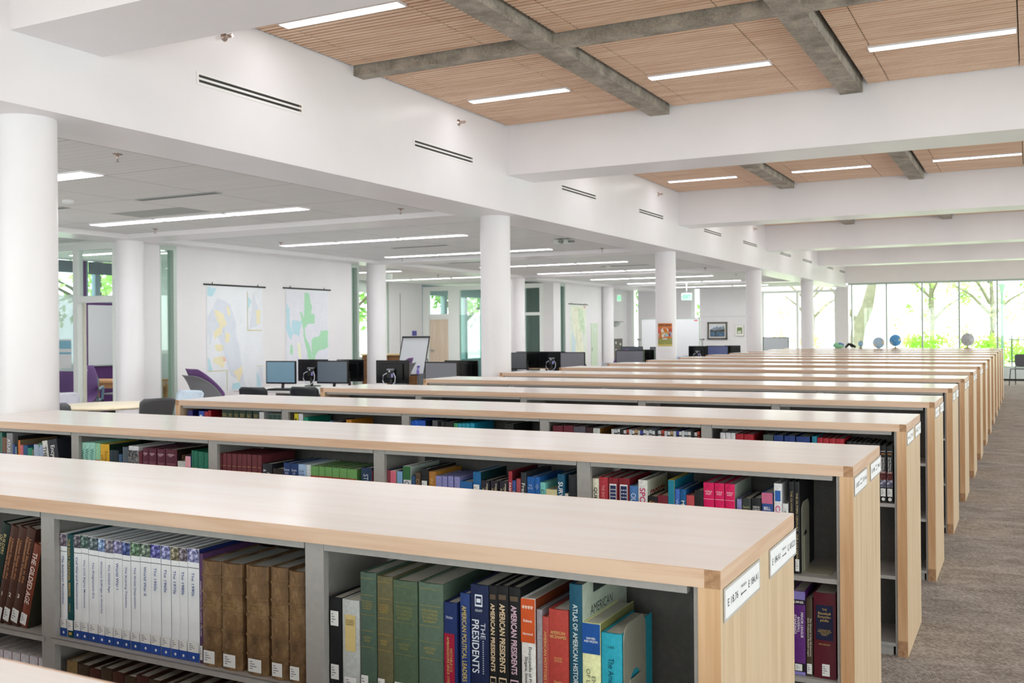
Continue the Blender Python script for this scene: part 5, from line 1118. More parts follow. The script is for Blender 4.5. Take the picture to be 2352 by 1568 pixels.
# poster wrapped on the column
t = thing('poster', 'orange "Don\'t Shake" poster taped round the white column', 'poster', (-5.36, 15.84, 0)); R_ = .1725
a0, a1 = math.radians(-121), math.radians(-36)
def bent(m, pts, mi, r=R_):      # pts in poster fractions: s across, height z
    m.add([(r * math.cos(a0 + (a1 - a0) * s), r * math.sin(a0 + (a1 - a0) * s), z) for s, z in pts], [list(range(len(pts)))], mi)
def bentbox(m, s0, s1, z0, z1, mi, r=R_, n=10):
    for i in range(n):
        u, w = s0 + (s1 - s0) * i / n, s0 + (s1 - s0) * (i + 1) / n
        bent(m, [(u, z0), (w, z0), (w, z1), (u, z1)], mi, r)
zt, zb = 1.648, 1.268
m = MB(); bentbox(m, 0, 1, zb - .05, zt, 0); m.build('sheet', PAPER, t)
m = MB(); bentbox(m, 0, 1, zb, zt, 0, R_ + .0003); bentbox(m, 0, 1, zb, 1.40, 1, R_ + .0006); bentbox(m, 0, 1, zb, zb + .035, 2, R_ + .0009)
def disc(cx, cz, rs, rz, mi, r, a=0, b=2 * PI):
    n = 20; bent(m, [(cx + rs * math.cos(a + (b - a) * i / n), cz + rz * math.sin(a + (b - a) * i / n)) for i in range(n + (b - a < 6))], mi, r)
disc(.5, 1.45, .46, .135, 3, R_ + .0014); disc(.5, 1.52, .24, .055, 4, R_ + .0018); bentbox(m, .26, .74, 1.485, 1.50, 5, R_ + .0022); disc(.13, 1.52, .13, .042, 6, R_ + .0026)
bentbox(m, .30, .46, 1.42, 1.465, 4, R_ + .0026); bentbox(m, .50, .72, 1.43, 1.47, 7, R_ + .0026); bentbox(m, .78, .88, 1.435, 1.49, 8, R_ + .0026); bentbox(m, .36, .66, 1.375, 1.405, 9, R_ + .0026); bentbox(m, .76, .98, 1.50, 1.56, 10, R_ + .0026); disc(.86, 1.49, .07, .012, 7, R_ + .003)
m.build('artwork', [M(c, .5, var=.05) for c in ('#d5762c', '#98984a', '#cdbb6a', '#b9c6cb', '#e6e6da', '#c7a94c', '#d8604e', '#9cc8d2', '#6e4a86', '#c9c9c4', '#b84a30')], t)
m = MB(); text_into(m, "DON'T SHAKE", (0, 0, 1.617), (1, 0, 0), (0, 0, 1), .228, .030, bold=.03)
m.v = [((R_ + .0032) * math.cos(a0 + (a1 - a0) * (.5 + x / .256)), (R_ + .0032) * math.sin(a0 + (a1 - a0) * (.5 + x / .256)), z) for x, _, z in m.v]
m.build('lettering', INK, t)
# boards
WB = M('#e6e8ec', .12, var=0)
t = thing('whiteboard', 'large rolling whiteboard on grey posts behind the poster column', 'whiteboard', (-9.35, 28.0, 0), .05)
m = MB(); m.box(-.86, .86, -.012, .012, .66, 1.86); m.build('board', WB, t)
m = MB(); m.box(-.88, .88, -.016, .016, 1.86, 1.885); m.box(-.88, .88, -.03, .016, .64, .66); m.box(-.89, -.86, -.016, .016, .64, 1.885); m.box(.86, .89, -.016, .016, .64, 1.885); m.build('frame', ALU, t)
for s in (-1, 1):
    m = MB(); m.tube([(s * .96, 0, .1), (s * .96, 0, 1.3)], .022, 10); m.tube([(s * .96, -.3, .06), (s * .96, .3, .06)], .022, 10); m.ball((s * .96, -.3, .035), .035, 10); m.ball((s * .96, .3, .035), .035, 10); m.lathe([(.03, -.05), (.03, .05)], 12, (s * .93, 0, 1.27), axis='x'); m.build('post', M('#a9acae', .35, .6, .03), t)
    m = MB(); m.lathe([(.02, 0), (.024, .03), (.0001, .04)], 10, (s * .96 + (.02 if s > 0 else -.06), 0, 1.27), axis='x'); m.build('knob', BLACK, t)
m = MB(); m.box(.72, .82, -.0135, -.012, 1.80, 1.83); m.build('badge', M('#cf3a4a', .5, var=0), t)
t = thing('easel_board', 'grey faced easel board standing before the far window', 'easel', (-6.3, 28.1, 0))
m = MB(); m.box(-.34, .34, -.01, .01, .84, 1.30); m.build('board', M('#c9d0d6', .3, var=0), t)
m = MB()
for q in ((-.36, .36, 1.30, 1.32), (-.36, .36, .82, .84), (-.36, -.34, .82, 1.32), (.34, .36, .82, 1.32)): m.box(q[0], q[1], -.014, .014, q[2], q[3])
m.box(-.42, .36, -.05, -.01, .80, .82); m.build('frame', M('#4a5a58', .4, var=0), t)
for a, b in (((-.3, 0, .82), (-.42, -.1, 0)), ((.3, 0, .82), (.42, -.1, 0)), ((0, .02, .9), (0, .4, 0))): m = MB(); m.tube([a, b], .012, 8); m.build('leg', M('#4a5a58', .4, var=0), t)
t = thing('flip_chart', 'white flip chart easel leaning in the recess beside the maple door', 'easel', (-12.1, 18.5, 0), .35)
m = MB(); m.add([(-.33, -.16, .62), (.25, -.16, .62), (.33, .1, 1.42), (-.25, .1, 1.42), (-.33, -.145, .62), (.25, -.145, .62), (.33, .115, 1.42), (-.25, .115, 1.42)], [(0, 1, 2, 3), (7, 6, 5, 4), (0, 4, 5, 1), (2, 6, 7, 3), (1, 5, 6, 2), (0, 3, 7, 4)]); m.build('board', M('#e3e8ee', .3, var=0), t)
m = MB(); m.tube([(-.27, .09, 1.43), (.36, .09, 1.43)], .02, 8); m.tube([(.26, -.16, .58), (.345, .1, 1.42)], .012, 8); m.tube([(-.34, -.16, .58), (-.26, .1, 1.42)], .012, 8); m.tube([(-.36, -.19, .60), (.27, -.19, .60)], .016, 8); m.build('clamp_frame', DARK, t)
for a, b in (((-.33, -.16, .62), (-.42, -.25, 0)), ((.26, -.16, .62), (.25, -.25, 0)), ((.3, .05, .95), (.42, .42, 0)), ((-.2, .05, .95), (-.2, .45, 0))): m = MB(); m.tube([a, b], .011, 8); m.build('leg', DARK, t)
t = thing('spray_bottle', 'purple spray bottle on the flip chart tray', 'bottle', (-11.905, 18.375, .62))
m = MB(); m.lathe([(.03, 0), (.032, .01), (.03, .06), (.014, .11), (.012, .13)], 14); m.build('flask', M('#8d78d8', .3, var=0), t); m = MB(); m.cyl(0, 0, .13, .155, .016, 10); m.box(-.012, .05, -.01, .01, .155, .18); m.box(.03, .038, -.004, .004, .12, .155); m.build('trigger_head', M('#5a3fb0', .35, var=0), t)
# wooden credenza behind it
t = thing('credenza', 'low brown wooden credenza with a light top left of the flip chart', 'cabinet', (-13.3, 19.5, 0), .1)
BRN = wood('walnut_brown', '#8a5f38', '#5d3c20', 0, .45)
m = MB(); m.box(-.75, .75, -.27, .27, 1.0, 1.035); m.build('top', wood('light_oak_top', '#e6cf9f', '#cdb07c', 0, .4), t); m = MB(); m.box(-.72, .72, -.24, .25, .06, 1.0); m.box(-.68, .68, -.2, .2, 0, .06); m.build('carcass', BRN, t)
for s in (-1, 1): m = MB(); m.box(-.35 + s * .355, .35 + s * .355, -.26, -.24, .1, .97); dd = m.build('door', BRN, t); m = MB(); m.tube([(s * .05, -.275, .5), (s * .05, -.275, .62)], .006, 6); m.build('handle', CHROME, dd)
m = MB(); m.box(-.22, .22, -.02, .02, 0, .62); o = m.build('filing_drawer', BRN); m = MB(); m.box(-.2, .2, -.024, -.02, .32, .6); m.box(-.2, .2, -.024, -.02, .02, .3); m.box(-.05, .05, -.03, -.024, .45, .46, 1); m.build('drawer_front', [BRN, CHROME], o); o.location = (-13.0, 13.7, 0); tag(o, 'brown wooden cabinet seen through the narrow sidelight left of the maps', 'cabinet')
t = thing('door_notice', 'small purple and white notice on the glass beside the maple door', 'sign', (-15.495, 23.75, 1.42)); m = MB(); m.box(0, .002, -.13, .13, -.18, .18); m.build('paper', M('#dfe0ea', .5, var=0), t); m = MB(); m.box(.002, .003, -.12, .12, .02, .16); m.box(.002, .003, -.12, .12, -.09, -.05); m.build('printed_band', M('#5a5aa8', .5, var=0), t)
t = thing('door_notice', 'pale blue and white notices taped on the study room glass', 'sign', (-12.6, 9.935, 1.25)); m = MB(); m.box(-.14, .14, -.002, 0, -.2, .22); m.build('paper', PAPER, t); m = MB(); m.box(-.12, .14, -.003, -.002, .08, .2); m.box(-.12, .14, -.003, -.002, .0, .03); m.build('printed_band', M('#8cc3d8', .5, var=0), t)
t = thing('notice_board', 'dark notice board with white slips at the far corner', 'notice board', (-12.325, 31.0, .55)); m = MB(); m.box(0, .03, 0, .75, 0, .72); m.build('panel', M('#6a665e', .6, var=.08), t)
m = MB()
for a, b in ((.1, .55), (.1, .3), (.5, .5), (.5, .2), (.3, .08)): m.box(.03, .032, a, a + .1, b, b + .07)
m.build('slip', PAPER, t)
t = thing('wall_bowl_light', 'half bowl wall fitting at the far corner', 'wall light', (-12.33, 30.9, 1.66)); m = MB(); m.lathe([(.0001, 0), (.1, .03), (.16, .09), (.19, .17), (.2, .17)], 18, (.03, .2, 0)); m.build('bowl', M('#c5cfc6', .4, var=0), t); m = MB(); m.box(0, .24, -.05, .45, .17, .19); m.build('shelf_plate', M('#8a8f88', .4, var=0), t)
# white board and table inside the study room
t = thing('whiteboard', 'white wall board above the purple panel in the study room', 'whiteboard', (XE + .001, 12.72, .97)); m = MB(); m.box(0, .015, 0, 1.21, 0, 1.12); m.build('board', WB, t); m = MB(); m.box(0, .06, .1, 1.1, -.02, 0); m.build('marker_tray', ALU, t)

# ------------------------------------------------------------------ furniture of the left hall
def shell(w0, w1, h, curve, t=.012, r=.06, tilt=0., nx=12, nz=10):
    """rounded, curved back panel; w0 bottom width, w1 top width; front faces -y"""
    m = MB(); vs = []
    for layer in (0, 1):
        for j in range(nz + 1):
            q = j / nz; z = h * q
            w = w0 + (w1 - w0) * q
            e = min(z, h - z)
            if e < r: w -= 2 * (r - math.sqrt(max(0, r * r - (r - e) ** 2)))
            for i in range(nx + 1):
                s = -1 + 2 * i / nx
                x = s * w / 2
                vs.append((x, -curve * s * s + tilt * z + layer * t, z))
    k = nx + 1; o = (nz + 1) * k; fs = []
    for j in range(nz):
        for i in range(nx):
            a = j * k + i
            fs.append((a, a + 1, a + k + 1, a + k)); fs.append((o + a, o + a + k, o + a + k + 1, o + a + 1))
    for i in range(nx): fs.append((i, o + i, o + i + 1, i + 1)); b = nz * k + i; fs.append((b, b + 1, o + b + 1, o + b))
    for j in range(nz): a = j * k; fs.append((a, a + k, o + a + k, o + a)); b = j * k + nx; fs.append((b, o + b, o + b + k, b + k))
    m.add(vs, fs, 0, True)
    return m
def chair(label, loc, rz, hexc, group, arms=False, slots=False, legc='#2a2b2e', top=.84):
    """stacking chair; the seat opens towards -y, the back stands at +y"""
    t = thing('stacking_chair', label, 'chair', (*loc, 0), rz, group)
    mt = M(hexc, .4, var=.04, spec=.5); lm = M(legc, .35, .3, .03)
    o = shell(.40, .47, .33, .05, .014, .055, .22).build('backrest', mt, t); o.location = (0, .19, top - .33)
    if slots:
        m = MB()
        for i in range(5): m.box(-.16, .16, .18 + .012, .205 + .012, top - .40 + i * .018, top - .393 + i * .018)
        m.build('slotted_panel', M('#8fa7b2', .4, var=.04), t)
    m = MB(); n = 10
    pts = [(-.21, -.2), (-.23, .0), (-.20, .2), (.20, .2), (.23, 0), (.21, -.2), (.15, -.24), (-.15, -.24)]
    m.prism(pts, .43, .455); m.build('seat', mt, t, fix=True, bevel=.008)
    for s in (-1, 1):
        m = MB(); m.tube([(s * .2, -.2, .435), (s * .225, -.24, .0)], .011); m.build('leg', lm, t)
        m = MB(); m.tube([(s * .2, .17, .435), (s * .225, .26, .0)], .011); m.build('leg', lm, t)
        m = MB(); m.tube([(s * .2, .15, .43), (s * .205, .215, .5), (s * .2, .235, top - .2)], .012); m.build('back_support', lm, t)
        if arms: m = MB(); m.tube([(s * .22, .22, .62), (s * .25, .12, .66), (s * .25, -.12, .655), (s * .24, -.18, .62), (s * .225, -.2, .44)], .02); m.build('armrest', mt, t)
    return t
GC = 'grey chairs at the round table'; BC = 'black chairs at the computer desks'
def face(px, py, cx, cy):      # rotation that turns a chair's -y seat side towards a point
    return math.atan2(cy - py, cx - px) + PI / 2
TX, TY = -9.3, 7.95
chair('dark grey chair at the right side of the round table', (-8.62, 7.82), face(-8.62, 7.82, TX, TY) + .1, '#4b4c50', GC)
chair('dark grey chair beside the thick near column, back to the room', (-9.05, 7.18), face(-9.05, 7.18, TX, TY) - .2, '#4f5055', GC, top=.83)
chair('lavender grey chair across the round table, behind the dark one at the column', (-10.05, 8.02), face(-10.05, 8.02, TX, TY), '#b9b9c4', GC)
chair('light blue grey chair with a slotted back behind the round table', (-9.15, 8.78), face(-9.15, 8.78, TX, TY) + .15, '#bccbd8', GC, slots=True)
t = thing('round_table', 'round light wood table among the grey chairs', 'table', (TX, TY, 0))
m = MB(); m.lathe([(.0001, .705), (.58, .705), (.6, .712), (.6, .728), (.592, .733), (.0001, .733)], 48); m.build('tabletop', wood('birch_table', '#eadfc4', '#dccba6', 0, .35, .2), t)
m = MB(); m.cyl(0, 0, .03, .70, .04, 14); m.build('pedestal', DARK, t); m = MB(); m.lathe([(.3, 0), (.3, .015), (.06, .035), (.05, .06)], 28); m.build('base', DARK, t)
def desk(label, x0, x1, y0, y1):
    t = thing('computer_desk', label, 'desk', ((x0 + x1) / 2, (y0 + y1) / 2, 0), 0, 'long computer desks'); a, b = (x1 - x0) / 2, (y1 - y0) / 2
    m = MB(); m.box(-a, a, -b, b, .70, .73); m.build('desktop', M('#dcdcd6', .35, var=.02), t, bevel=.004)
    for sx in (-1, 1):
        for sy in (-1, 1): m = MB(); m.box(sx * (a - .08) - .03, sx * (a - .08) + .03, sy * (b - .1) - .03, sy * (b - .1) + .03, 0, .70); m.build('leg', STEEL_D, t)
    m = MB(); m.box(-a + .1, a - .1, -.01, .01, .35, .70); m.build('modesty_panel', STEEL_D, t)
desk('nearest long desk of computers, below the wall maps', -10.1, -6.3, 10.75, 12.35)
desk('second long desk of computers, behind the mid column', -9.3, -6.5, 16.7, 18.3)
desk('third long desk of computers, below the whiteboard', -9.3, -6.3, 23.0, 25.4)
desk('short computer desk between the second and the third rows', -7.9, -6.4, 18.9, 20.1)
GLOSSB = M('#0b0c0e', .14, var=0)
def monitor(label, x, y, rz, back, scr='#6a737c', w=.50, h=.33, z=.73, cables=True):
    """screen faces -y; shown from behind when turned by pi"""
    t = thing('monitor', label, 'monitor', (x, y, z), rz + (PI if back else 0), 'computer monitors')
    z0, z1 = .075, .075 + h
    m = MB(); m.box(-w / 2, w / 2, -.01, .02, z0, z1); m.box(-w / 2 + .08, w / 2 - .08, .02, .045, z0 + .04, z1 - .05); m.build('housing', GLOSSB, t, fix=True, bevel=.004)
    m = MB(); m.box(-w / 2 + .016, w / 2 - .016, -.0112, -.0105, z0 + .022, z1 - .016); m.build('screen', M(scr, .25, var=.02, scale=3., spec=.6), t)
    m = MB(); m.tube([(0, .04, .01), (0, .06, .12), (0, .045, .22)], .022, 8); m.build('neck', BLACK, t)
    m = MB(); m.prism([(.13 * math.cos(a * PI / 8), .02 + .09 * math.sin(a * PI / 8)) for a in range(16)], 0, .012); m.build('base', BLACK, t)
    if back and cables:
        m = MB(); m.box(-.06, .05, .05, .085, z0 + .08, z0 + .2); m.box(-.06, .05, .05, .09, z0 + .19, z0 + .21, 1); m.box(-.045, -.02, .085, .087, z0 + .09, z0 + .14, 2); m.box(0, .02, .085, .087, z0 + .165, z0 + .185, 3)
        m.build('mini_computer', [BLACK, M('#8d9098', .35, .4, 0), M('#9a94e0', .5, var=0), PAPER], t)
        m = MB(); m.tube([(-.055, .085, z0 + .15), (-.1, .12, z0 + .1), (-.1, .13, z0 + .03), (-.05, .12, z0 - .03), (.02, .08, z0 - .05)], .006, 6); m.build('cable', M('#d5dae6', .4, var=0), t)
        m = MB(); m.tube([(.05, .085, z0 + .15), (.09, .12, z0 + .12), (.1, .12, z0 + .04), (.06, .11, z0 - .03), (.0, .1, z0 - .05)], .006, 6); m.build('cable', M('#d5dae6', .4, var=0), t)
MON = [('computer screen in front of the big wall map, leftmost of the nearest desk', -9.57, 11.16, .12, 0, '#7b9db0', .5), ('black monitor back between the two leftmost screens, white cable looping', -9.62, 11.95, .1, 1, '', .52), ('slate screen below the green map', -8.87, 11.45, .1, 0, '#5d6873', .52), ('dark monitor edge right of the slate screen below the green map', -9.0, 12.05, .3, 1, '', .42),
       ('black monitor back before the purple lounge chair, with two white cables', -8.07, 11.8, .12, 1, '', .52), ('grey screen below the maple door, at the end of the nearest desk', -6.95, 11.3, .05, 0, '#777880', .5), ('black monitor back behind the grey screen below the maple door', -7.02, 11.95, .05, 1, '', .52),
       ('narrow slice of screen right of the mid column', -8.72, 16.9, .5, 0, '#4a4b52', .42), ('black monitor back close right of the mid column', -8.83, 17.65, .2, 1, '', .5), ('black monitor back with crossing white cables below the grey glazed room', -8.3, 17.66, .1, 1, '', .52), ('grey screen below the relief map', -7.67, 17.2, .08, 0, '#74747c', .5),
       ('grey screen left of the poster column, front one', -7.2, 19.0, .05, 0, '#70707a', .6), ('dark screen peeping over the front one left of the poster column', -8.85, 23.5, .05, 0, '#4c5560', .58), ('black monitor back left of the poster column', -7.15, 19.75, .05, 1, '', .42), ('slim dark screen touching the left side of the poster column', -8.02, 23.1, .3, 0, '#5a5b66', .4),
       ('black monitor back below the mountain painting', -7.38, 24.3, .0, 1, '', .5), ('blue screen below the mountain painting', -7.02, 24.75, .0, 0, '#5d6590', .56), ('dark monitor below the small print', -6.75, 25.2, .2, 1, '', .4)]
for l, x, y, rz, b, sc, w in MON: monitor(l, x, y, rz, b, sc or '#333', w, cables=l.find('cable') > 0 or 'painting' in l)
def keyboard(x, y, rz, label):
    m = MB(); m.box(-.22, .22, -.075, .075, 0, .018, 0)
    for r in range(5):
        for c in range(15): m.box(-.208 + c * .028, -.185 + c * .028, -.064 + r * .027, -.043 + r * .027, .018, .025, 1)
    o = m.build('keyboard', [BLACK, DARK]); o.location = (x, y, .73); o.rotation_euler = (0, 0, rz); tag(o, label, 'keyboard')
keyboard(-9.3, 10.88, .15, 'black keyboard before the leftmost screen')
for l, x, y, rz in (('black chair pulled up to the leftmost screen', -9.05, 10.2, PI + .05), ('black chair below the green wall map', -8.45, 10.5, PI + .05), ('dark grey chair behind the monitor with two white cables', -8.95, 14.1, .3), ('black chair right of the mid column', -8.33, 16.3, PI + .2)):
    chair(l, (x, y), rz, '#23272b' if 'black' in l else '#5a5c60', BC, top=.83)
chair('pale grey chair back between the computers, right of the relief map', (-8.3, 20.6), .1, '#b4b6bc', BC, top=.82)
chair('pale grey chair right of the poster column', (-7.95, 25.6), 1.4, '#b9bcc4', BC, top=.86)
chair('pale blue chair below the rolling whiteboard', (-8.9, 27.0), .1, '#a9bcd8', BC, top=.8)
chair('blue grey armchair at the table inside the study room', (-14.0, 11.45), PI + .75, '#7f99a8', 'chairs in the study room', arms=True, legc='#6a828e')
chair('pale grey chair across the table inside the study room', (-15.0, 13.0), .3, '#b5b8ba', 'chairs in the study room')
chair('dark chair with black legs by the far glass wall, at the right edge', (-.2, 29.6), -.3, '#5b5c64', 'far chairs', legc='#1c2020', top=.82)
t = thing('study_table', 'orange brown wooden table inside the study room', 'table', (-14.3, 12.45, 0), .35)
OAK = wood('orange_oak', '#cf9a68', '#a8703e', 0, .45)
m = MB(); m.box(-.75, .75, -.4, .4, .70, .735); m.build('tabletop', OAK, t); m = MB(); m.box(-.68, .68, -.33, .33, .60, .70); m.build('apron', OAK, t)
for sx in (-1, 1):
    for sy in (-1, 1): m = MB(); m.box(sx * .66 - .035, sx * .66 + .035, sy * .31 - .035, sy * .31 + .035, 0, .70); m.build('leg', OAK, t)
t = thing('side_desk', 'wooden desk with an open laptop behind the second row of computers', 'desk', (-10.1, 20.3, 0)); m = MB(); m.box(-.6, .6, -.35, .35, .70, .74); m.build('desktop', OAK, t)
for sx in (-1, 1): m = MB(); m.box(sx * .55 - .03, sx * .55 + .03, -.3, .3, 0, .70); m.build('leg', BLACK, t)
t = thing('laptop', 'dark laptop on the wooden desk behind the second row of computers', 'laptop', (-10.2, 20.3, .74)); m = MB(); m.box(-.17, .17, -.12, .12, 0, .015); m.build('keyboard_base', BLACK, t); m = MB(); m.add([(-.17, .12, .015), (.17, .12, .015), (.17, .2, .13), (-.17, .2, .13), (-.17, .128, .012), (.17, .128, .012), (.17, .208, .127), (-.17, .208, .127)], [(0, 1, 2, 3), (7, 6, 5, 4), (2, 6, 7, 3), (0, 3, 7, 4), (1, 5, 6, 2)]); m.build('lid', DARK, t)
def lounge(label, loc, rz, s=1.):
    """high backed lounge chair: grey shell outside, purple upholstery inside; sits towards -y"""
    t = thing('lounge_chair', label, 'lounge chair', (*loc, 0), rz, 'purple lounge chairs'); t.scale = (s, s, s)
    prof = [(-.40, .42), (-.34, .445), (-.1, .42), (.10, .415), (.2, .46), (.30, .66), (.38, .88), (.44, 1.04)]
    ww = [.30, .33, .35, .37, .39, .39, .35, .24]; cup = [.0, .0, .03, .1, .24, .26, .17, .04]
    def surf(off, nx=10, top=1.):
        vs = []; k = nx + 1
        for (y, z), w, c in zip(prof, ww, cup):
            for i in range(k):
                q = -1 + 2 * i / nx
                up = 1 if z < .5 else 0
                z *= top if z > 1. else 1; vs.append((q * w, y - (c * q * q if not up else 0) + off * (0 if up else 1), z + (c * q * q if up else 0) - off * (1 if up else .3)))
        return vs, [(j * k + i, j * k + i + 1, (j + 1) * k + i + 1, (j + 1) * k + i) for j in range(len(prof) - 1) for i in range(nx)]
    for name, off, mt, th in (('upholstery', 0, M('#6e4c80', .85, var=.1, scale=200.), .022), ('outer_shell', .045, M('#77777c', .7, var=.06, scale=150.), .02)):
        v, f = surf(off, 10, .93 if name == 'outer_shell' else 1.); m = MB(); m.add(v, f, 0, True); o = m.build(name, mt, t)
        sb = o.modifiers.new('thick', 'SOLIDIFY'); sb.thickness = th; sb.offset = 0; su = o.modifiers.new('smooth', 'SUBSURF'); su.levels = 2; su.render_levels = 2
    for sx in (-1, 1):
        for a, b in (((sx * .18, -.1, .38), (sx * .27, -.24, 0)), ((sx * .18, .1, .38), (sx * .27, .28, 0))): m = MB(); m.tube([a, b], .011, 8); m.build('leg', CHROME, t)
lounge('grey backed purple lounge chair in front of the big wall map', (-9.85, 10.25), 2.72, 1.03)
lounge('purple lounge chair at the column right of the wall maps, half hidden by a monitor', (-10.1, 14.6), -1.15, 1.05)
lounge('purple lounge chair whose top shows above the screen below the relief map', (-9.15, 21.0), 2.6, 1.02)
lounge('purple lounge chair sloping behind the screens left of the poster column', (-9.0, 22.3), -1.2, 1.06)
lounge('indigo lounge chair inside the study room at the left', (-13.62, 10.85), .6, 1.0)
lounge('dark lounge chair in the rear room behind the glass', (-13.6, 27.0), 2.2, 1.0)
t = thing('rear_room_sofa', 'low dark purple sofa in the rear room below the trees', 'sofa', (-14.05, 30.6, 0)); m = MB(); m.box(-1.15, 1.15, -.35, .35, .12, .42); m.build('seat', M('#3c3656', .85, var=.1), t, fix=True, bevel=.03); m = MB(); m.box(-1.15, 1.15, .2, .42, .42, .95); m.build('backrest', M('#3c3656', .85, var=.1), t, fix=True, bevel=.03)
for sx in (-1, 1): m = MB(); m.box(sx * 1.05 - .03, sx * 1.05 + .03, -.3, .3, 0, .12); m.build('leg', BLACK, t)
# ------------------------------------------------------------------ globes on the last bookcase
def globe_mat(name, sea, land, sc):
    m, nt, N, L, b = newmat(name)
    n = N.new('ShaderNodeTexNoise'); n.inputs['Scale'].default_value = sc; n.inputs['Detail'].default_value = 5; n.inputs['Roughness'].default_value = .55
    L.new(coords(N, L), n.inputs['Vector'])
    r = ramp(N, [(.55, sea), (.58, land), (.8, land)]); L.new(n.outputs['Fac'], r.inputs['Fac']); L.new(r.outputs['Color'], b.inputs['Base Color']); b.inputs['Roughness'].default_value = .3
    return m
def globe(label, x, y, r, lift, mt, stand):
    t = thing('globe', label, 'globe', (x, y, 1.081), 0, 'globes on the last bookcase')
    if stand:
        m = MB(); m.lathe([(.0001, 0), (r * .62, 0), (r * .6, .012), (r * .15, .02), (.01, lift), (.0001, lift)], 20); m.build('stand', M('#c9b98a', .35, .5, .03) if stand == 1 else DARK, t)
        m = MB(); n = 16; m.tube([(r * 1.07 * math.sin(.4 + a), 0, lift + r - r * 1.07 * math.cos(.4 + a)) for a in [PI * i / n for i in range(n + 1)]], .005, 6); m.build('meridian_arm', M('#b9a878', .35, .6, .03), t)
    m = MB(); m.ball((0, 0, 0), r, 28); o = m.build('sphere', mt, t); o.location = (0, 0, lift + r); o.rotation_euler = (0, .4, .6)
globe('pale blue globe resting directly on the last bookcase', -3.06, 24.02, .13, 0, globe_mat('pale_globe', '#a9c6dd', '#d8ccb0', 6), 0)
globe('bright blue globe with tan continents', -2.69, 23.92, .133, .05, globe_mat('blue_globe', '#4f97cf', '#d6c489', 7), 1)
globe('grey globe standing apart on the right', -1.20, 23.92, .14, .055, globe_mat('moon_globe', '#b9bcbf', '#a3a6aa', 20), 1)
globe('smallest pale blue globe on a dark foot', -3.45, 24.0, .058, .05, globe_mat('small_globe', '#8fbbd8', '#b0c8d8', 14), 2)
m = MB(); m.ball((0, 0, 0), .13, 20, 0, .55); o = m.build('soft_globe', globe_mat('soft_globe', '#8fd0a0', '#4a6ad0', 9)); o.location = (-3.93, 23.95, 1.081 + .0715); tag(o, 'squashed green and blue soft globe left of the small globe', 'globe', 'globes on the last bookcase')
m = MB(); m.tube([(-.1, 0, .02), (-.02, 0, .1), (.05, 0, .07), (.13, 0, .03)], [.02, .035, .04, .022], 10); o = m.build('folded_cap', M('#26282a', .8, var=.05)); o.location = (-3.69, 24.0, 1.081); tag(o, 'black folded cap beside the soft globe', 'cap')
# ------------------------------------------------------------------ outside
m = MB(); m.box(-60, 60, YW + .4, 90, -.35, -.3); m.box(-60, XE - .4, -10, YW + .4, -.35, -.3); struct(m.build('ground', M('#c3cfae', .9, var=.12, scale=2.)), 'lawn outside the glass')
BARK = M('#77765f', .8, var=.12, scale=6.); BARKD = M('#5a5546', .85, var=.15, scale=6.)
def leafmat(name, a, b_, tr=.45):
    m, nt, N, L, b = newmat(name)
    n = N.new('ShaderNodeTexNoise'); n.inputs['Scale'].default_value = .9; n.inputs['Detail'].default_value = 3; L.new(coords(N, L), n.inputs['Vector'])
    r = ramp(N, [(.35, a), (.65, b_)]); L.new(n.outputs['Fac'], r.inputs['Fac'])
    d = N.new('ShaderNodeBsdfDiffuse'); t = N.new('ShaderNodeBsdfTranslucent'); mx = N.new('ShaderNodeMixShader'); mx.inputs['Fac'].default_value = tr
    L.new(r.outputs['Color'], d.inputs['Color']); L.new(r.outputs['Color'], t.inputs['Color']); L.new(d.outputs[0], mx.inputs[1]); L.new(t.outputs[0], mx.inputs[2])
    L.new(mx.outputs[0], N['Material Output'].inputs['Surface'])
    return m
LF_L = leafmat('lime_leaves', '#86ad52', '#c6da94'); LF_P = leafmat('pale_leaves', '#c9b892', '#dcd8a8'); LF_D = leafmat('mid_green_leaves', '#4f8a3e', '#a2c672'); LF_B = leafmat('spruce_needles', '#4a7478', '#8fb09a')  # leaf colours per tree: lime, straw, mid green, blue green
def foliage(rnd, clumps, per, size):
    m = MB()
    for (cx, cy, cz, r) in clumps:
        for _ in range(per):
            while True:
                p = Vector((rnd.uniform(-1, 1), rnd.uniform(-1, 1), rnd.uniform(-1, 1)))
                if p.length < 1: break
            p = Vector((cx, cy, cz)) + p * r
            u = Vector((rnd.uniform(-1, 1), rnd.uniform(-1, 1), rnd.uniform(-1, 1))).normalized(); v = u.cross(Vector((rnd.uniform(-1, 1), rnd.uniform(-1, 1), rnd.uniform(-1, 1)))).normalized()
            s = size * rnd.uniform(.6, 1.3)
            m.add([p - u * s, p + v * s * .5, p + u * s, p - v * s * .5], [(0, 1, 2, 3)])
    return m
def tree(label, x, y, h, seed, lm, bark, trunk=None, clumps=None, per=150, size=.12, spread=2.0):
    rnd = random.Random(seed)
    t = thing('tree', label, 'tree', (x, y, -.3), 0, 'trees outside the glass')
    m = MB()
    if trunk:
        for pts, rr in trunk: m.tube(pts, rr, 10)
    else:
        m.tube([(0, 0, 0), (.1, 0, h * .35), (0, .1, h * .7), (.1, 0, h * .9)], [.12, .1, .06, .03], 10)
        for k in range(6):
            a = rnd.uniform(0, 6.28); z = h * rnd.uniform(.3, .7); m.tube([(0, 0, z), (math.cos(a) * spread * .5, math.sin(a) * spread * .5, z + .7), (math.cos(a) * spread, math.sin(a) * spread, z + 1.1)], [.07, .05, .02], 6)
    m.build('trunk', bark, t)
    if clumps is None: clumps = [(rnd.gauss(0, spread * .5), rnd.gauss(0, spread * .5), h * rnd.uniform(.35, 1.), rnd.uniform(.5, 1.)) for _ in range(14)]
    foliage(rnd, clumps, per, size).build('crown', lm, t)
r_ = random.Random(5)
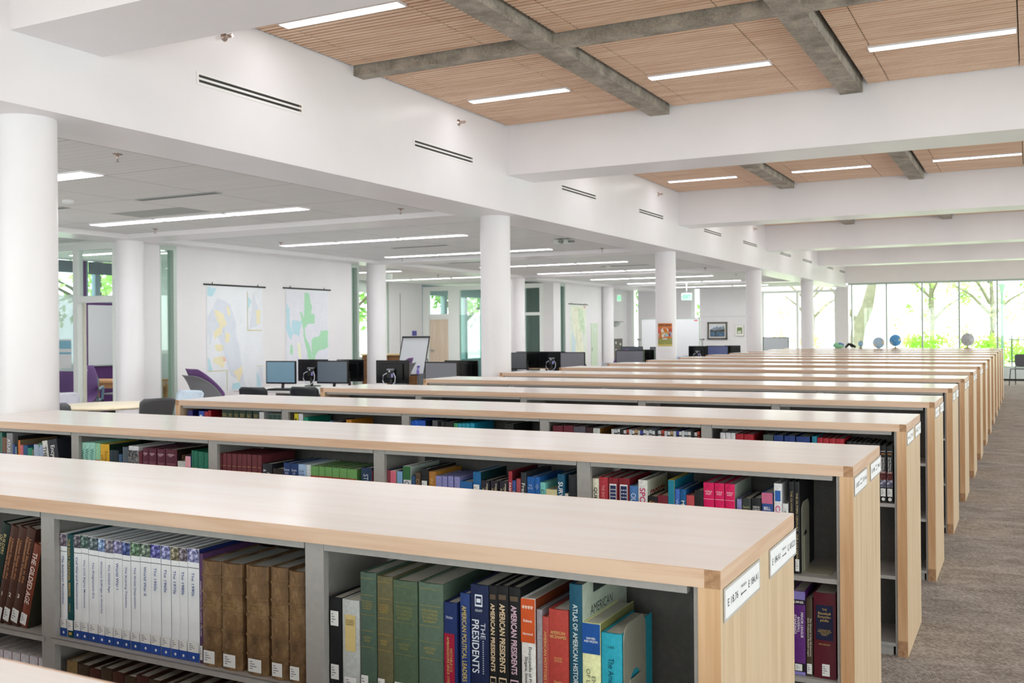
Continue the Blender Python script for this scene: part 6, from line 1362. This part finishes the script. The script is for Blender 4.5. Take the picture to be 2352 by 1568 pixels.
tree('big forked tree trunk outside the far glass, left of the globes', -5.75, 38.5, 7, 3, LF_P, BARK, [([(0, 0, 0), (.0, 0, 1.0), (.15, 0, 1.9), (.45, 0, 2.6), (.62, 0, 3.4), (.5, 0, 5.2), (.45, 0, 7)], [.30, .27, .25, .22, .17, .15, .1]), ([(.15, 0, 2.0), (-.45, 0, 2.9), (-1.2, .1, 3.8)], [.10, .07, .04]), ([(.6, 0, 3.3), (1.0, 0, 4.0), (1.6, 0, 5.0)], [.10, .08, .05]), ([(.62, 0, 3.5), (1.6, .1, 3.55), (3.4, .2, 3.5)], [.05, .035, .015])],
     [(1.5 + r_.uniform(-2, 3), r_.uniform(-1, 2), 4.6 + r_.uniform(-.6, 2), .5) for _ in range(8)], 40, .1)
for i, (x, y, s) in enumerate(((-3.6, 44, 1), (-1.3, 41, 2), (1.2, 43, 4), (3.8, 41, 6), (-8.2, 43, 7))):
    rr = random.Random(s)
    tree('pale tree outside the far glass, %s from the forked trunk' % ORD[i], x, y, 6.5, s, LF_L if i != 4 else LF_P, BARK, None, [(rr.uniform(-1.4, 1.4), rr.uniform(-.8, .8), rr.uniform(1.2, 6.2), rr.uniform(.2, .5)) for _ in range(30)], 60, .08, 1.4)
for i, (x, y, w) in enumerate(((-3.1, 37.0, .85), (-1.5, 38.2, .85), (.1, 37.0, .85), (2.0, 38.2, .9))):
    t = thing('shrub', 'bright green shrub outside the far glass, %s from the left' % ORD[i], 'shrub', (x, y, -.3), 0, 'shrubs outside the far glass'); rr = random.Random(40 + i)
    m = MB()
    for k in range(7): a = k * .9; m.tube([(0, 0, 0), (.3 * math.cos(a), .2 * math.sin(a), .9)], .012, 5)
    m.build('stem', BARKD, t)
    foliage(rr, [(rr.uniform(-w, w) * .7, rr.uniform(-.3, .3), rr.uniform(.5, 1.45), .38) for _ in range(12)], 90, .075).build('leafage', leafmat('shrub_leaves', '#9ccf4a', '#c6e886'), t)
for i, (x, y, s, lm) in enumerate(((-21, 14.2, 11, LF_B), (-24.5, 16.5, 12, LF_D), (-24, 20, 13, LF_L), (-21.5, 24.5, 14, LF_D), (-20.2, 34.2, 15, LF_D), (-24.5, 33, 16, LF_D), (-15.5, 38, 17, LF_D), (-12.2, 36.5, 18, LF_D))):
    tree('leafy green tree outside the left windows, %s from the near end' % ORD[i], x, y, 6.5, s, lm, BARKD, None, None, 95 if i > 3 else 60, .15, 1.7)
t = thing('lamp_post', 'green lamp post outside the far glass at the right', 'lamp post', (-.78, 35.9, -.3)); m = MB(); m.tube([(0, 0, 0), (0, 0, 3.0)], [.06, .04], 10); m.build('pole', M('#6e8f78', .5, var=.04), t); m = MB(); m.lathe([(.05, 2.95), (.1, 3.2), (.14, 3.25), (.0001, 3.32)], 12); m.build('lantern', M('#8fae9a', .4, var=.04), t)
t = thing('garden_railing', 'thin dark railing outside the far glass beside the chair', 'railing', (.6, 35.5, -.3)); m = MB()
for zz in (.75, 1.45): m.tube([(-1.2, 0, zz), (1.6, 0, zz)], .02, 6)
m.build('rail', DARKF, t)
for x in (-1.1, -.2, .7, 1.5): m = MB(); m.tube([(x, 0, 0), (x, 0, 1.6)], .022, 6); m.build('upright', DARKF, t)
# ------------------------------------------------------------------ daylight and camera
w = bpy.data.worlds.new('overcast_sky'); bpy.context.scene.world = w; w.use_nodes = True
bg = w.node_tree.nodes['Background']; bg.inputs['Color'].default_value = (.975, .985, 1, 1); bg.inputs['Strength'].default_value = 5.
su = bpy.data.lights.new('sun', 'SUN'); su.energy = 3.5; su.angle = .05; so = bpy.data.objects.new('sun', su); C.objects.link(so)
so.rotation_euler = Vector((0, 1, -1.1)).to_track_quat('-Z', 'Y').to_euler()
cam = bpy.data.cameras.new('camera'); co = bpy.data.objects.new('camera', cam); C.objects.link(co)
th, ro = .4801, .0081
r0, u0, b0 = Vector((math.cos(th), math.sin(th), 0)), Vector((0, 0, 1)), Vector((math.sin(th), -math.cos(th), 0))
r1 = r0 * math.cos(ro) - u0 * math.sin(ro); u1 = u0 * math.cos(ro) + r0 * math.sin(ro)
mw = Matrix.Identity(4)
for i in range(3): mw[i][0], mw[i][1], mw[i][2] = r1[i], u1[i], b0[i]
mw.translation = (0, 0, 1.5242); co.matrix_world = mw
cam.sensor_width = 36; cam.lens = 2282.13 / 2352 * 36; cam.shift_y = -21.8 / 2352; cam.clip_end = 300
cam.dof.use_dof = True; cam.dof.focus_distance = 3.1; cam.dof.aperture_fstop = 9
sc = bpy.context.scene; sc.camera = co
sc.view_settings.view_transform = 'Standard'; sc.view_settings.look = 'None'; sc.view_settings.exposure = 0.
sc.cycles.use_denoising = True
try: sc.cycles.denoiser = 'OPENIMAGEDENOISE'
except Exception: pass
sc.cycles.use_fast_gi = True; sc.cycles.fast_gi_method = 'ADD'; w.light_settings.ao_factor = .105; w.light_settings.distance = 1.2
sc.cycles.max_bounces = 8; sc.cycles.diffuse_bounces = 5; sc.cycles.glossy_bounces = 4; sc.cycles.transparent_max_bounces = 16; sc.cycles.sample_clamp_indirect = 6
